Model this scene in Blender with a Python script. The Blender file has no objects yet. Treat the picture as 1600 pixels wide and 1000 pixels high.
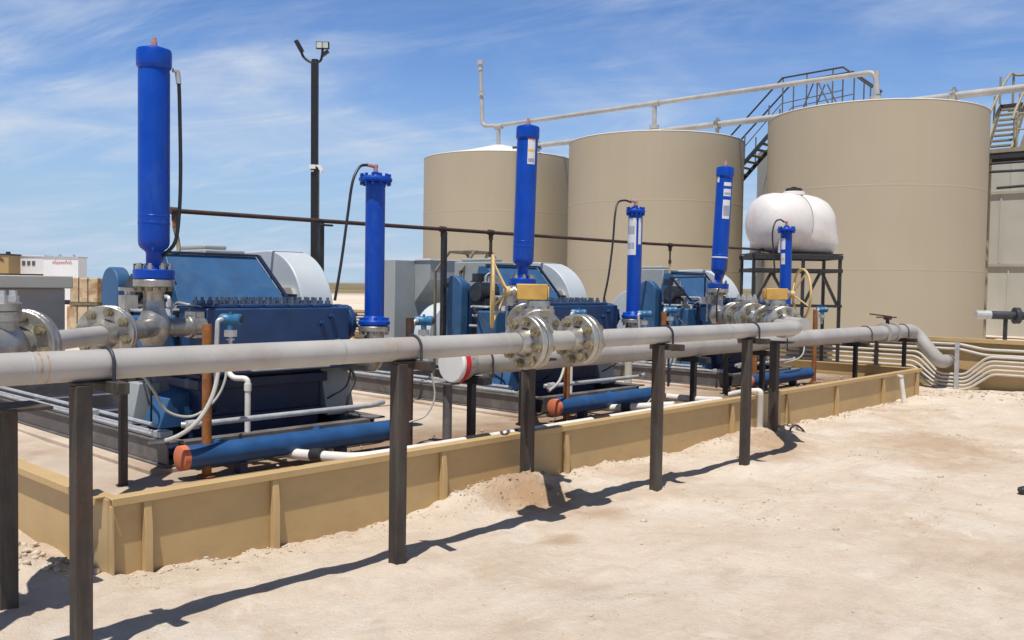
import bpy, bmesh, math, random
from mathutils import Vector, Matrix, noise, Quaternion
random.seed(7)
S = bpy.context.scene
COL = S.collection
PI = math.pi
V = Vector
R = math.radians

# ------------------------------------------------------------------ materials
def _n(nt, t, **kw):
    n = nt.nodes.new(t)
    for k, v in kw.items():
        setattr(n, k, v)
    return n

def mat(name, col, rough=0.6, metal=0.0, var=0.15, scale=6.0, bump=0.0, bscale=60.0,
        stain=None, samt=0.5, sscale=3.0, sstretch=(1, 1, 1), slo=0.5, shi=0.68, stain2=None, coat=0.0):
    """Painted / metal surface: base colour with soft mottling, blotches of a second colour and fine bump."""
    m = bpy.data.materials.new(name); m.use_nodes = True
    nt = m.node_tree; L = nt.links
    b = nt.nodes['Principled BSDF']
    tc = _n(nt, 'ShaderNodeTexCoord')
    oi = _n(nt, 'ShaderNodeObjectInfo')
    ad = _n(nt, 'ShaderNodeVectorMath', operation='ADD')
    sc = _n(nt, 'ShaderNodeVectorMath', operation='SCALE'); sc.inputs['Scale'].default_value = 31.0
    cb = _n(nt, 'ShaderNodeCombineXYZ')
    L.new(oi.outputs['Random'], cb.inputs[0]); L.new(oi.outputs['Random'], cb.inputs[1])
    L.new(cb.outputs[0], sc.inputs[0])
    L.new(tc.outputs['Object'], ad.inputs[0]); L.new(sc.outputs[0], ad.inputs[1])
    n1 = _n(nt, 'ShaderNodeTexNoise'); n1.inputs['Scale'].default_value = scale; n1.inputs['Detail'].default_value = 6
    L.new(ad.outputs[0], n1.inputs['Vector'])
    mr = _n(nt, 'ShaderNodeMapRange')
    mr.inputs[1].default_value = 0.3; mr.inputs[2].default_value = 0.7
    mr.inputs[3].default_value = 1 - var; mr.inputs[4].default_value = 1 + var
    L.new(n1.outputs[0], mr.inputs[0])
    vm = _n(nt, 'ShaderNodeVectorMath', operation='SCALE')
    vm.inputs[0].default_value = col[:3]
    L.new(mr.outputs[0], vm.inputs['Scale'])
    out = vm.outputs[0]
    def blotch(out, c, amt, s, lo, hi, stretch, seed):
        mp = _n(nt, 'ShaderNodeMapping'); mp.inputs['Scale'].default_value = stretch
        mp.inputs['Location'].default_value = (seed, seed * .7, 0)
        L.new(ad.outputs[0], mp.inputs[0])
        nn = _n(nt, 'ShaderNodeTexNoise'); nn.inputs['Scale'].default_value = s; nn.inputs['Detail'].default_value = 8
        nn.inputs['Roughness'].default_value = .65
        L.new(mp.outputs[0], nn.inputs['Vector'])
        r2 = _n(nt, 'ShaderNodeMapRange'); r2.inputs[1].default_value = lo; r2.inputs[2].default_value = hi
        r2.inputs[4].default_value = amt
        L.new(nn.outputs[0], r2.inputs[0])
        mx = _n(nt, 'ShaderNodeMix', data_type='RGBA')
        L.new(r2.outputs[0], mx.inputs[0]); L.new(out, mx.inputs[6]); mx.inputs[7].default_value = (*c[:3], 1)
        return mx.outputs[2], r2.outputs[0]
    if stain:
        out, _ = blotch(out, stain, samt, sscale, slo, shi, sstretch, 3.1)
    if stain2:
        out, _ = blotch(out, stain2, samt * .8, sscale * 2.3, slo + .02, shi + .03, sstretch, 9.4)
    L.new(out, b.inputs['Base Color'])
    rr = _n(nt, 'ShaderNodeMapRange'); rr.inputs[3].default_value = max(.05, rough - .1); rr.inputs[4].default_value = min(1, rough + .1)
    L.new(n1.outputs[0], rr.inputs[0]); L.new(rr.outputs[0], b.inputs['Roughness'])
    b.inputs['Metallic'].default_value = metal
    if coat: b.inputs['Coat Weight'].default_value = coat; b.inputs['Coat Roughness'].default_value = .15
    if bump:
        n2 = _n(nt, 'ShaderNodeTexNoise'); n2.inputs['Scale'].default_value = bscale; n2.inputs['Detail'].default_value = 5
        L.new(ad.outputs[0], n2.inputs['Vector'])
        bp = _n(nt, 'ShaderNodeBump'); bp.inputs['Strength'].default_value = bump; bp.inputs['Distance'].default_value = .01
        L.new(n2.outputs[0], bp.inputs['Height']); L.new(bp.outputs[0], b.inputs['Normal'])
    return m

M = {}
M['bright_blue'] = mat('bright_blue_paint', (.001, .054, .40), .34, var=.10, scale=5, bump=.05, bscale=40,
                       stain=(.01, .09, .46), samt=.35, sscale=4, sstretch=(1, 1, .4), stain2=(.05, .13, .42))
_b = M['bright_blue'].node_tree.nodes['Principled BSDF']; _b.inputs['Specular IOR Level'].default_value = .3
M['hood_blue'] = mat('dusty_blue_paint', (.030, .105, .235), .55, var=.16, scale=4, bump=.05,
                     stain=(.10, .17, .26), samt=.5, sscale=5, sstretch=(1, 1, 1), slo=.5, shi=.75)
M['pump_blue'] = mat('deep_blue_paint', (.015, .050, .145), .5, var=.18, scale=5, bump=.06,
                     stain=(.035, .07, .14), samt=.5, sscale=6, slo=.5, shi=.75)
M['navy'] = mat('dark_navy_paint', (.011, .022, .066), .5, var=.25, scale=5, stain=(.05, .05, .06), samt=.4)
M['pipe_blue'] = mat('blue_pipe_paint', (.012, .07, .20), .5, var=.2, stain=(.05, .10, .19), samt=.4, sscale=5)
M['light_blue'] = mat('transmitter_blue', (.03, .145, .29), .4, var=.1)
M['black'] = mat('black_steel', (.022, .022, .024), .55, var=.3, scale=8, stain=(.07, .05, .035), samt=.5, sscale=5)
M['post'] = mat('weathered_dark_steel', (.042, .035, .030), .7, var=.3, scale=7, bump=.2, bscale=50,
                stain=(.14, .122, .10), samt=.6, sscale=8, sstretch=(1, 1, .12), slo=.47, stain2=(.12, .048, .025))
M['skid'] = mat('grey_skid_steel', (.11, .10, .098), .6, var=.2, scale=4, stain=(.30, .27, .24), samt=.45, sscale=4)
M['pipe'] = mat('pale_grey_pipe', (.395, .378, .36), .5, var=.12, scale=3, bump=.12, bscale=45,
                stain=(.36, .27, .19), samt=.55, sscale=3.5, sstretch=(1, 1, 1), slo=.56, shi=.72, stain2=(.54, .53, .52))
M['galv'] = mat('galvanised_steel', (.50, .51, .52), .45, metal=.35, var=.15, scale=10, bump=.05,
                stain=(.38, .33, .27), samt=.4, sscale=8)
M['stainless'] = mat('cast_stainless', (.43, .41, .375), .33, metal=.65, var=.28, scale=9, bump=.25, bscale=70,
                     stain=(.20, .16, .115), samt=.65, sscale=7, slo=.48, shi=.7)
M['brass_bolt'] = mat('dull_bolt_metal', (.33, .285, .18), .45, metal=.5, var=.4, scale=20, stain=(.16, .12, .07), samt=.6, sscale=14)
M['lightgrey'] = mat('light_grey_paint', (.335, .36, .36), .5, var=.06, scale=3, stain=(.28, .28, .26), samt=.4)
M['white_guard'] = mat('white_guard_paint', (.50, .55, .585), .45, var=.05, scale=3, stain=(.52, .51, .48), samt=.35, sscale=4)
M['grey_box'] = mat('grey_cabinet_paint', (.42, .38, .335), .55, var=.07, scale=2, stain=(.30, .27, .23), samt=.4)
M['grey_lid'] = mat('grey_lid_paint', (.46, .44, .385), .55, var=.07, scale=2, stain=(.48, .44, .38), samt=.4)
M['wall_tan'] = mat('tan_containment_paint', (.50, .345, .16), .55, var=.07, scale=2.5, bump=.06, bscale=25,
                    stain=(.50, .37, .20), samt=.4, sscale=2.2, sstretch=(1, 1, 2), stain2=(.38, .25, .11))
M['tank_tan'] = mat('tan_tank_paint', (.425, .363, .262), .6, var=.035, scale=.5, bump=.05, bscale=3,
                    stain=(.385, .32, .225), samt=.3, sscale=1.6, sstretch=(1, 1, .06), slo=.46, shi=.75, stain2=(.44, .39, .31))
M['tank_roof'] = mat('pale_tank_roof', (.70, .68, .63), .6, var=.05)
M['tank_grey'] = mat('pale_grey_tank_paint', (.49, .475, .415), .55, var=.05, scale=1, stain=(.40, .37, .30), samt=.4, sscale=1.5, sstretch=(1, 1, .2))
M['rust'] = mat('rusty_steel', (.29, .105, .028), .8, var=.35, scale=12, bump=.3, stain=(.16, .06, .025), samt=.6, sscale=6, stain2=(.42, .20, .07))
M['rust_wash'] = mat('faint_rust_wash', (.38, .25, .16), .7, var=.2, scale=20, stain=(.50, .45, .40), samt=.8, sscale=12, slo=.4, shi=.6)
M['dark_rust'] = mat('dark_rusty_steel', (.060, .032, .025), .75, var=.3, scale=10, stain=(.03, .022, .02), samt=.6)
M['red_oxide'] = mat('red_oxide_cap', (.62, .17, .075), .6, var=.12, scale=8, stain=(.45, .14, .07), samt=.5)
M['red'] = mat('red_paint', (.55, .015, .03), .45, var=.1)
M['white'] = mat('white_plastic', (.78, .77, .75), .45, var=.04, stain=(.66, .60, .52), samt=.4)
M['pvc'] = mat('white_pvc', (.74, .71, .66), .45, var=.06, stain=(.55, .47, .37), samt=.5, sscale=5)
M['conduit'] = mat('pale_conduit', (.54, .51, .455), .5, var=.08, stain=(.5, .42, .33), samt=.4)
M['poly'] = mat('milky_polyethylene', (.74, .70, .675), .42, var=.04, scale=2, stain=(.62, .47, .37), samt=.55, sscale=2.6, slo=.5, shi=.72, stain2=(.66, .58, .52))
M['poly'].node_tree.nodes['Principled BSDF'].inputs['Subsurface Weight'].default_value = .15
M['yellow'] = mat('ochre_yellow_paint', (.60, .36, .085), .5, var=.12, scale=8, stain=(.40, .22, .06), samt=.5, sscale=8)
M['pale_yellow'] = mat('faded_yellow_paint', (.56, .40, .17), .5, var=.15, scale=8, stain=(.45, .24, .09), samt=.5, sscale=6)
M['hose_black'] = mat('black_rubber', (.018, .018, .02), .5, var=.2)
M['hose_grey'] = mat('grey_hose', (.42, .41, .37), .55, var=.1)
M['copper'] = mat('pink_copper_fitting', (.60, .30, .24), .5, metal=.3, var=.2)
M['label'] = mat('white_label', (.72, .72, .74), .4, var=.05, stain=(.5, .5, .52), samt=.3)
M['label_orange'] = mat('orange_label', (.75, .16, .05), .4)
M['label_yellow'] = mat('yellow_label', (.75, .50, .06), .4)
M['label_grey'] = mat('grey_print', (.32, .34, .40), .5)
M['pole_black'] = mat('black_pole_paint', (.012, .013, .016), .45, var=.2)
M['lens'] = mat('lamp_lens', (.55, .58, .52), .2)
M['olive'] = mat('olive_steel', (.17, .145, .095), .7, var=.3, scale=8, stain=(.28, .24, .17), samt=.5)
M['walk_dark'] = mat('dark_walkway_steel', (.035, .037, .045), .6, var=.2)
M['walk_tan'] = mat('tan_walkway_steel', (.31, .27, .19), .6, var=.15, stain=(.25, .2, .13), samt=.5)
M['trailer_white'] = mat('white_trailer', (.74, .74, .76), .5, var=.04, scale=.5)
M['trailer_tan'] = mat('tan_trailer', (.40, .27, .12), .55, var=.08, scale=.5)
M['trailer_dark'] = mat('trailer_window', (.12, .12, .14), .4)
M['crate'] = mat('tan_rusty_crates', (.52, .41, .26), .8, var=.2, scale=1.5, stain=(.26, .11, .05), samt=.7, sscale=1.6, slo=.5, shi=.6)
M['red_print'] = mat('faded_red_print', (.60, .34, .33), .6)
M['brown_print'] = mat('brown_print', (.10, .06, .03), .6)
M['lube_steel'] = mat('oily_blue_steel', (.10, .13, .18), .45, metal=.3, var=.3, scale=20)
M['motor_dark'] = mat('dark_motor', (.028, .033, .045), .55, var=.3, stain=(.10, .10, .10), samt=.4, sscale=9)

# ------------------------------------------------------------------ object helpers
def woff(o):
    v = V((0, 0, 0))
    while o is not None:
        v += o.location; o = o.parent
    return v

def obj(name, bm, m, parent=None, smooth=38, loc=None, bevel=0.0, seg=2):
    """Link a bmesh (built in world coordinates) as one mesh object; parent keeps it in place."""
    off = woff(parent) if parent else V((0, 0, 0))
    if loc is not None: off = off + (V(loc) - off)
    bm.transform(Matrix.Translation(-off))
    bmesh.ops.recalc_face_normals(bm, faces=bm.faces)
    me = bpy.data.meshes.new(name); bm.to_mesh(me); bm.free()
    me.materials.append(M[m] if isinstance(m, str) else m)
    if smooth:
        for p in me.polygons: p.use_smooth = True
        me.set_sharp_from_angle(angle=R(smooth))
    o = bpy.data.objects.new(name, me); COL.objects.link(o)
    if parent: o.parent = parent
    if loc is not None: o.location = V(loc) - (woff(parent) if parent else V((0, 0, 0)))
    if bevel:
        md = o.modifiers.new('bevel', 'BEVEL'); md.width = bevel; md.segments = seg; md.limit_method = 'ANGLE'; md.angle_limit = R(40)
    return o

def thing(name, label, cat, loc, group=None):
    o = bpy.data.objects.new(name, None); COL.objects.link(o)
    o.location = loc; o['label'] = label; o['category'] = cat
    o.empty_display_size = .2
    if group: o['group'] = group
    return o

def tag(o, label, cat, group=None):
    o['label'] = label; o['category'] = cat
    if group: o['group'] = group
    return o

def struct(o):
    o['kind'] = 'structure'; return o

def kids(o): return [c for c in COL.objects if c.parent == o]

def dup(root, shift, label=None, group=None):
    def cp(o, par):
        c = o.copy(); COL.objects.link(c); c.parent = par
        for ch in kids(o): cp(ch, c)
        return c
    r = cp(root, None)
    r.location = root.location + V(shift)
    if label: r['label'] = label
    if group: r['group'] = group
    return r

def tilt(o, dx_img, dy_away=0):
    """lean a thing about its base, to the image right by dx_img degrees"""
    axis = V((.734, .678, 0))
    o.rotation_euler = Quaternion(axis, R(dx_img)).to_euler()

# ------------------------------------------------------------------ bmesh helpers
def NB(): return bmesh.new()

def frame(axis):
    a = V(axis).normalized()
    up = V((0, 0, 1)) if abs(a.z) < .95 else V((1, 0, 0))
    x = up.cross(a).normalized(); y = a.cross(x)
    return x, y, a

def box(bm, lo, hi):
    x0, y0, z0 = lo; x1, y1, z1 = hi
    vs = [bm.verts.new(p) for p in [(x0,y0,z0),(x1,y0,z0),(x1,y1,z0),(x0,y1,z0),(x0,y0,z1),(x1,y0,z1),(x1,y1,z1),(x0,y1,z1)]]
    for f in [(0,3,2,1),(4,5,6,7),(0,1,5,4),(1,2,6,5),(2,3,7,6),(3,0,4,7)]:
        bm.faces.new([vs[i] for i in f])

def bar(bm, p0, p1, w, h=None, up=(0, 0, 1)):
    """rectangular bar between two points, width w (sideways), h (along up)"""
    p0, p1 = V(p0), V(p1); h = h or w
    a = (p1 - p0).normalized(); u = V(up)
    if abs(a.dot(u)) > .98: u = V((1, 0, 0))
    s = a.cross(u).normalized(); u = s.cross(a)
    vs = []
    for p in (p0, p1):
        for i, j in ((-1,-1),(1,-1),(1,1),(-1,1)):
            vs.append(bm.verts.new(p + s * (i * w / 2) + u * (j * h / 2)))
    for f in [(3,2,1,0),(4,5,6,7),(0,1,5,4),(1,2,6,5),(2,3,7,6),(3,0,4,7)]:
        bm.faces.new([vs[i] for i in f])

def lathe(bm, prof, base, axis=(0, 0, 1), n=32, caps=True):
    """profile [(r, t)] turned about axis through base"""
    x, y, a = frame(axis); base = V(base); rings = []
    for r, t in prof:
        rings.append([bm.verts.new(base + a * t + (x * math.cos(2*PI*i/n) + y * math.sin(2*PI*i/n)) * max(r, 1e-4)) for i in range(n)])
    for k in range(len(rings) - 1):
        A, B = rings[k], rings[k+1]
        for i in range(n):
            bm.faces.new((A[i], A[(i+1) % n], B[(i+1) % n], B[i]))
    if caps:
        bm.faces.new(rings[0][::-1]); bm.faces.new(rings[-1])

def cyl(bm, p0, p1, r, n=20, r2=None):
    p0, p1 = V(p0), V(p1)
    lathe(bm, [(r, 0), (r if r2 is None else r2, (p1 - p0).length)], p0, p1 - p0, n)

def smoothpath(pts, rad=.1, seg=6):
    """round the corners of a polyline"""
    pts = [V(p) for p in pts]; out = [pts[0]]
    for i in range(1, len(pts) - 1):
        a, b, c = pts[i-1], pts[i], pts[i+1]
        d0 = (a - b); d1 = (c - b)
        t = min(rad, d0.length * .49, d1.length * .49)
        q0 = b + d0.normalized() * t; q1 = b + d1.normalized() * t
        for k in range(seg + 1):
            s = k / seg
            out.append(q0 * (1-s)**2 + b * 2*s*(1-s) + q1 * s*s)
    out.append(pts[-1]); return out

def tube(bm, pts, r, n=10, caps=True):
    pts = [V(p) for p in pts]
    ds = []
    for i in range(len(pts)):
        d = pts[min(i+1, len(pts)-1)] - pts[max(i-1, 0)]
        ds.append(d.normalized())
    x, y, _ = frame(ds[0]); rings = []
    for i, p in enumerate(pts):
        if i:
            q = ds[i-1].rotation_difference(ds[i]); x = q @ x; y = q @ y
        rings.append([bm.verts.new(p + (x * math.cos(2*PI*k/n) + y * math.sin(2*PI*k/n)) * r) for k in range(n)])
    for k in range(len(rings) - 1):
        A, B = rings[k], rings[k+1]
        for i in range(n): bm.faces.new((A[i], A[(i+1) % n], B[(i+1) % n], B[i]))
    if caps: bm.faces.new(rings[0][::-1]); bm.faces.new(rings[-1])

def catmull(pts, seg=8):
    pts = [V(p) for p in pts]; P = [pts[0]*2 - pts[1]] + pts + [pts[-1]*2 - pts[-2]]; out = []
    for i in range(1, len(P) - 2):
        for k in range(seg):
            t = k / seg; a, b, c, d = P[i-1], P[i], P[i+1], P[i+2]
            out.append(.5 * ((2*b) + (c - a)*t + (2*a - 5*b + 4*c - d)*t*t + (3*b - a - 3*c + d)*t**3))
    out.append(pts[-1]); return out

def prism(bm, poly, axis, t0, t1):
    """poly: list of 2D points in the plane normal to axis ('x': (y,z), 'y': (x,z), 'z': (x,y))"""
    def P(p, t):
        return {'x': (t, p[0], p[1]), 'y': (p[0], t, p[1]), 'z': (p[0], p[1], t)}[axis]
    A = [bm.verts.new(P(p, t0)) for p in poly]; B = [bm.verts.new(P(p, t1)) for p in poly]
    n = len(poly)
    bm.faces.new(A[::-1]); bm.faces.new(B)
    for i in range(n): bm.faces.new((A[i], A[(i+1) % n], B[(i+1) % n], B[i]))

def bolts(bm, c, axis, rad, n, br, h0, h1, ph=0.2):
    x, y, a = frame(axis); c = V(c)
    for i in range(n):
        t = 2*PI*i/n + ph
        p = c + (x * math.cos(t) + y * math.sin(t)) * rad
        cyl(bm, p + a * h0, p + a * h1, br, 6)

def disc(bm, c, axis, r, t, n=40, ch=.006):
    lathe(bm, [(r-ch, -t/2), (r, -t/2+ch), (r, t/2-ch), (r-ch, t/2)], c, axis, n)

def flange_pair(parent, c, axis, r, t, nb, br, hub=None):
    """two bolted discs with a gap, raised hubs, and a ring of studs with nuts"""
    a = V(axis).normalized(); c = V(c)
    for s in (-1, 1):
        bm = NB(); disc(bm, c + a * s * (t/2 + .004), a, r, t, 44)
        if hub:
            lathe(bm, [(hub*1.45, 0), (hub*1.3, .03), (hub*1.02, .075)], c + a * s * (t + .003), a * s, 28)
        obj('flange', bm, 'stainless', parent)
    bm = NB(); bolts(bm, c, a, r * .78, nb, br, -(t + .045), t + .045)
    bolts(bm, c, a, r * .78, nb, br * 1.65, t + .006, t + .032)
    bolts(bm, c, a, r * .78, nb, br * 1.65, -(t + .032), -(t + .006))
    obj('stud_bolts', bm, 'brass_bolt', parent, 30)

# ------------------------------------------------------------------ camera, sky and sun
cam = bpy.data.cameras.new('camera'); co = bpy.data.objects.new('camera', cam); COL.objects.link(co)
cam.sensor_width = 36; cam.lens = 1422.167 / 1600 * 36; cam.clip_end = 9000; cam.clip_start = .05
RM = Matrix(((0.6788031, 0.0170346, -0.7341227), (-0.7341589, 0.0367079, -0.6779847), (0.0153989, 0.9991808, 0.0374236)))
co.matrix_world = Matrix.Translation((0, 0, 1.65)) @ RM.to_4x4()
S.camera = co

SUN = V((-.32, -.165, 1)).normalized()
sl = bpy.data.lights.new('sun', 'SUN'); so = bpy.data.objects.new('sun', sl); COL.objects.link(so)
sl.energy = 4.9; sl.angle = R(.53); sl.color = (1, .955, .88)
so.rotation_euler = (-SUN).to_track_quat('-Z', 'Y').to_euler(); so.location = (0, 0, 40)

W = bpy.data.worlds.new('World'); S.world = W; W.use_nodes = True
nt = W.node_tree; L = nt.links
bg = nt.nodes['Background']
sky = _n(nt, 'ShaderNodeTexSky'); sky.sky_type = 'NISHITA'; sky.sun_disc = False
sky.sun_elevation = math.asin(SUN.z); sky.sun_rotation = math.atan2(SUN.x, SUN.y)
sky.air_density = 1.0; sky.dust_density = 0.25; sky.ozone_density = 2.0; sky.altitude = 900
tc = _n(nt, 'ShaderNodeTexCoord'); sp = _n(nt, 'ShaderNodeSeparateXYZ'); L.new(tc.outputs['Generated'], sp.inputs[0])
zc = _n(nt, 'ShaderNodeMath', operation='MAXIMUM'); zc.inputs[1].default_value = 0.0; L.new(sp.outputs[2], zc.inputs[0])
za = _n(nt, 'ShaderNodeMath', operation='ADD'); za.inputs[1].default_value = .16; L.new(zc.outputs[0], za.inputs[0])
dv = _n(nt, 'ShaderNodeVectorMath', operation='DIVIDE'); L.new(tc.outputs['Generated'], dv.inputs[0])
cz = _n(nt, 'ShaderNodeCombineXYZ'); [L.new(za.outputs[0], cz.inputs[i]) for i in range(3)]
L.new(cz.outputs[0], dv.inputs[1])
def cloud(scale, rot, stretch, lo, hi, seed, detail=9, rough=.62, dist=1.2):
    mp0 = _n(nt, 'ShaderNodeMapping'); mp0.inputs['Rotation'].default_value = (0, 0, R(rot))
    mp = _n(nt, 'ShaderNodeMapping'); mp.inputs['Scale'].default_value = (stretch[0], stretch[1], 0); mp.inputs['Location'].default_value = (seed, seed * 1.7, 0)
    L.new(dv.outputs[0], mp0.inputs[0]); L.new(mp0.outputs[0], mp.inputs[0])
    nz = _n(nt, 'ShaderNodeTexNoise'); nz.inputs['Scale'].default_value = scale; nz.inputs['Detail'].default_value = detail
    nz.inputs['Roughness'].default_value = rough; nz.inputs['Distortion'].default_value = dist
    L.new(mp.outputs[0], nz.inputs['Vector'])
    r = _n(nt, 'ShaderNodeMapRange', interpolation_type='SMOOTHSTEP'); r.inputs[1].default_value = lo; r.inputs[2].default_value = hi
    L.new(nz.outputs[0], r.inputs[0]); return r.outputs[0]
c1 = cloud(.8, 62, (.6, 1.35), .41, .74, 1.3, dist=1.1)
c2 = cloud(2.2, 70, (.55, 1.5), .42, .78, 6.1, dist=1.4)
c3 = cloud(.5, 10, (1, 1.2), .30, .62, 3.7, detail=3)
m1 = _n(nt, 'ShaderNodeMath', operation='MULTIPLY'); L.new(c2, m1.inputs[0]); m1.inputs[1].default_value = .6
m2 = _n(nt, 'ShaderNodeMath', operation='ADD'); L.new(c1, m2.inputs[0]); L.new(m1.outputs[0], m2.inputs[1])
m3 = _n(nt, 'ShaderNodeMath', operation='MULTIPLY'); L.new(m2.outputs[0], m3.inputs[0]); L.new(c3, m3.inputs[1])
m4 = _n(nt, 'ShaderNodeMath', operation='MULTIPLY', use_clamp=True); L.new(m3.outputs[0], m4.inputs[0]); m4.inputs[1].default_value = 1.05
mx = _n(nt, 'ShaderNodeMix', data_type='RGBA'); L.new(m4.outputs[0], mx.inputs[0])
tint = _n(nt, 'ShaderNodeVectorMath', operation='MULTIPLY'); L.new(sky.outputs[0], tint.inputs[0]); tint.inputs[1].default_value = (.88, 1.12, 1.47)
hz = _n(nt, 'ShaderNodeMapRange', interpolation_type='SMOOTHERSTEP'); hz.inputs[1].default_value = -.02; hz.inputs[2].default_value = .30; hz.inputs[3].default_value = .9; hz.inputs[4].default_value = 0
L.new(sp.outputs[2], hz.inputs[0])
hm = _n(nt, 'ShaderNodeMix', data_type='RGBA'); L.new(hz.outputs[0], hm.inputs[0]); L.new(tint.outputs[0], hm.inputs[6]); hm.inputs[7].default_value = (4.3, 5.9, 7.7, 1)
L.new(hm.outputs[2], mx.inputs[6])
mx.inputs[7].default_value = (6.3, 7.2, 8.6, 1)
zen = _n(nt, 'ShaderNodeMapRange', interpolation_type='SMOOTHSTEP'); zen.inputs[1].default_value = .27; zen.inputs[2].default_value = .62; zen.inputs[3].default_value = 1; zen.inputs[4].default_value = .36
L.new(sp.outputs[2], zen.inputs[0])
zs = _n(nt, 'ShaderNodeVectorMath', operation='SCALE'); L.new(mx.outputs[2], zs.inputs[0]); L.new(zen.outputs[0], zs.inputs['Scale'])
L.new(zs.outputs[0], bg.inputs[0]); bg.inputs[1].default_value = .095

S.view_settings.view_transform = 'Standard'; S.view_settings.look = 'None'
S.view_settings.exposure = 0.0; S.view_settings.gamma = 1.0
S.cycles.max_bounces = 8

# ------------------------------------------------------------------ ground
def sstep(a, b, x):
    t = max(0, min(1, (x - a) / (b - a))); return t*t*(3 - 2*t)

def mound(x, y, cx, cy, rx, ry, h):
    d = ((x-cx)/rx)**2 + ((y-cy)/ry)**2
    return h * math.exp(-d * 1.2) if d < 6 else 0

def gh(x, y):
    d = math.hypot(x, y)
    near = 1 - sstep(25, 60, d)
    h = 0.0
    if near > 0:
        p = V((x, y, 0))
        cl = max(0.0, noise.noise(p * 1.1 + V((3, 8, 1))) - .05)
        h = .055 * cl * max(0.0, noise.noise(p * 8 + V((1, 1, 5)))) + .006 * noise.noise(p * 11)
        h += .030 * noise.noise(p * .9) + .020 * noise.noise(p * 2.6 + V((7, 3, 0))) + .010 * noise.noise(p * 6.3) * (1 + noise.noise(p * .7))
        w = sstep(4.1, 4.95, y) * (1 - sstep(14.2, 15.6, x)) * sstep(1.2, 2.4, x)
        h += w * (-.055 * math.exp(-((x-4.1)/1.6)**2) + .035 * abs(noise.noise(V((x*3.1, y*4, 2)))) + .02 * noise.noise(V((x*9, y*9, 4))))
        ed = math.exp(-((y-4.9)/.16)**2) * (1 if 2.0 < x < 14.8 else 0)
        h += ed * (.02 + .05 * max(0, noise.noise(V((x*2.2, 1, 0)))) + .02 * noise.noise(V((x*14, y*14, 0))))
        lump = 1 + .35 * noise.noise(V((x*8, y*8, 9))) + .3 * noise.noise(V((x*19, y*19, 4)))
        h += lump * (mound(x, y, 5.28, 4.74, .48, .32, .17) + mound(x, y, 4.75, 4.80, .35, .2, .08))
        h += lump * mound(x, y, 9.2, 4.7, .7, .36, .07)
        h += lump * (mound(x, y, 6.35, 4.45, 1.2, .30, .05))
        h += lump * mound(x, y, 1.95, 5.35, .22, .45, .06)
        h += mound(x, y, 1.35, 4.75, .3, .4, .05) * lump
        h += lump * (mound(x, y, 3.42, 4.0, .22, .15, .02) + mound(x, y, 6.1, 3.97, .3, .2, .035) + mound(x, y, 7.53, 4.02, .3, .2, .03))
        h += mound(x, y, 15.6, 4.2, .8, .6, .05) * lump
        h *= near
    if 2.25 < x < 14.8 and y > 5.02 and y < 13: h = min(h, 0) - .05
    return h

def axis_vals(lo, hi, step, far, growth=1.16):
    v = []; x = lo
    while x <= hi: v.append(x); x += step
    s = step; x = v[-1]
    while x < far: s *= growth; x += s; v.append(x)
    s = step; x = v[0]; pre = []
    while x > -far: s *= growth; x -= s; pre.append(x)
    return pre[::-1] + v

xs = axis_vals(0.6, 15.5, .05, 3500); ys = axis_vals(1.2, 5.4, .04, 3500)
me = bpy.data.meshes.new('ground')
nx, ny = len(xs), len(ys)
vs = [(x, y, gh(x, y)) for y in ys for x in xs]
fs = [(j*nx+i, j*nx+i+1, (j+1)*nx+i+1, (j+1)*nx+i) for j in range(ny-1) for i in range(nx-1)]
me.from_pydata(vs, [], fs); me.update()
for p in me.polygons: p.use_smooth = True

gm = bpy.data.materials.new('dusty_caliche'); gm.use_nodes = True
nt = gm.node_tree; L = nt.links; b = nt.nodes['Principled BSDF']; b.inputs['Roughness'].default_value = .95
b.inputs['Specular IOR Level'].default_value = .15
tc = _n(nt, 'ShaderNodeTexCoord')
def gnoise(scale, detail=6, rough=.6, stretch=(1, 1, 1), rot=0, dist=0.0):
    mp = _n(nt, 'ShaderNodeMapping'); mp.inputs['Scale'].default_value = stretch; mp.inputs['Rotation'].default_value = (0, 0, R(rot))
    L.new(tc.outputs['Object'], mp.inputs[0])
    nz = _n(nt, 'ShaderNodeTexNoise'); nz.inputs['Scale'].default_value = scale; nz.inputs['Detail'].default_value = detail
    nz.inputs['Roughness'].default_value = rough; nz.inputs['Distortion'].default_value = dist
    L.new(mp.outputs[0], nz.inputs['Vector']); return nz.outputs[0]
def rng(x, a, b2, c=0.0, d=1.0):
    r = _n(nt, 'ShaderNodeMapRange'); r.inputs[1].default_value = a; r.inputs[2].default_value = b2
    r.inputs[3].default_value = c; r.inputs[4].default_value = d; L.new(x, r.inputs[0]); return r.outputs[0]
def mixc(f, a, c):
    m = _n(nt, 'ShaderNodeMix', data_type='RGBA'); L.new(f, m.inputs[0])
    if isinstance(a, tuple): m.inputs[6].default_value = (*a, 1)
    else: L.new(a, m.inputs[6])
    if isinstance(c, tuple): m.inputs[7].default_value = (*c, 1)
    else: L.new(c, m.inputs[7])
    return m.outputs[2]
def mul(a, c):
    m = _n(nt, 'ShaderNodeMath', operation='MULTIPLY'); L.new(a, m.inputs[0])
    if isinstance(c, float): m.inputs[1].default_value = c
    else: L.new(c, m.inputs[1])
    return m.outputs[0]
base = mixc(rng(gnoise(.9, 7), .35, .65), (.70, .60, .49), (.61, .505, .40))
base = mixc(rng(gnoise(.55, 8, .65, dist=.6), .53, .70, 0, .75), base, (.47, .345, .24))       # damp reddish patches
base = mixc(rng(gnoise(.8, 8, .7, (1, 1, 1), 0, .4), .54, .68, 0, .8), base, (.71, .65, .585))   # pale caliche dust
base = mixc(rng(gnoise(7, 8, .75, dist=.5), .55, .72, 0, .5), base, (.45, .34, .235))
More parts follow.
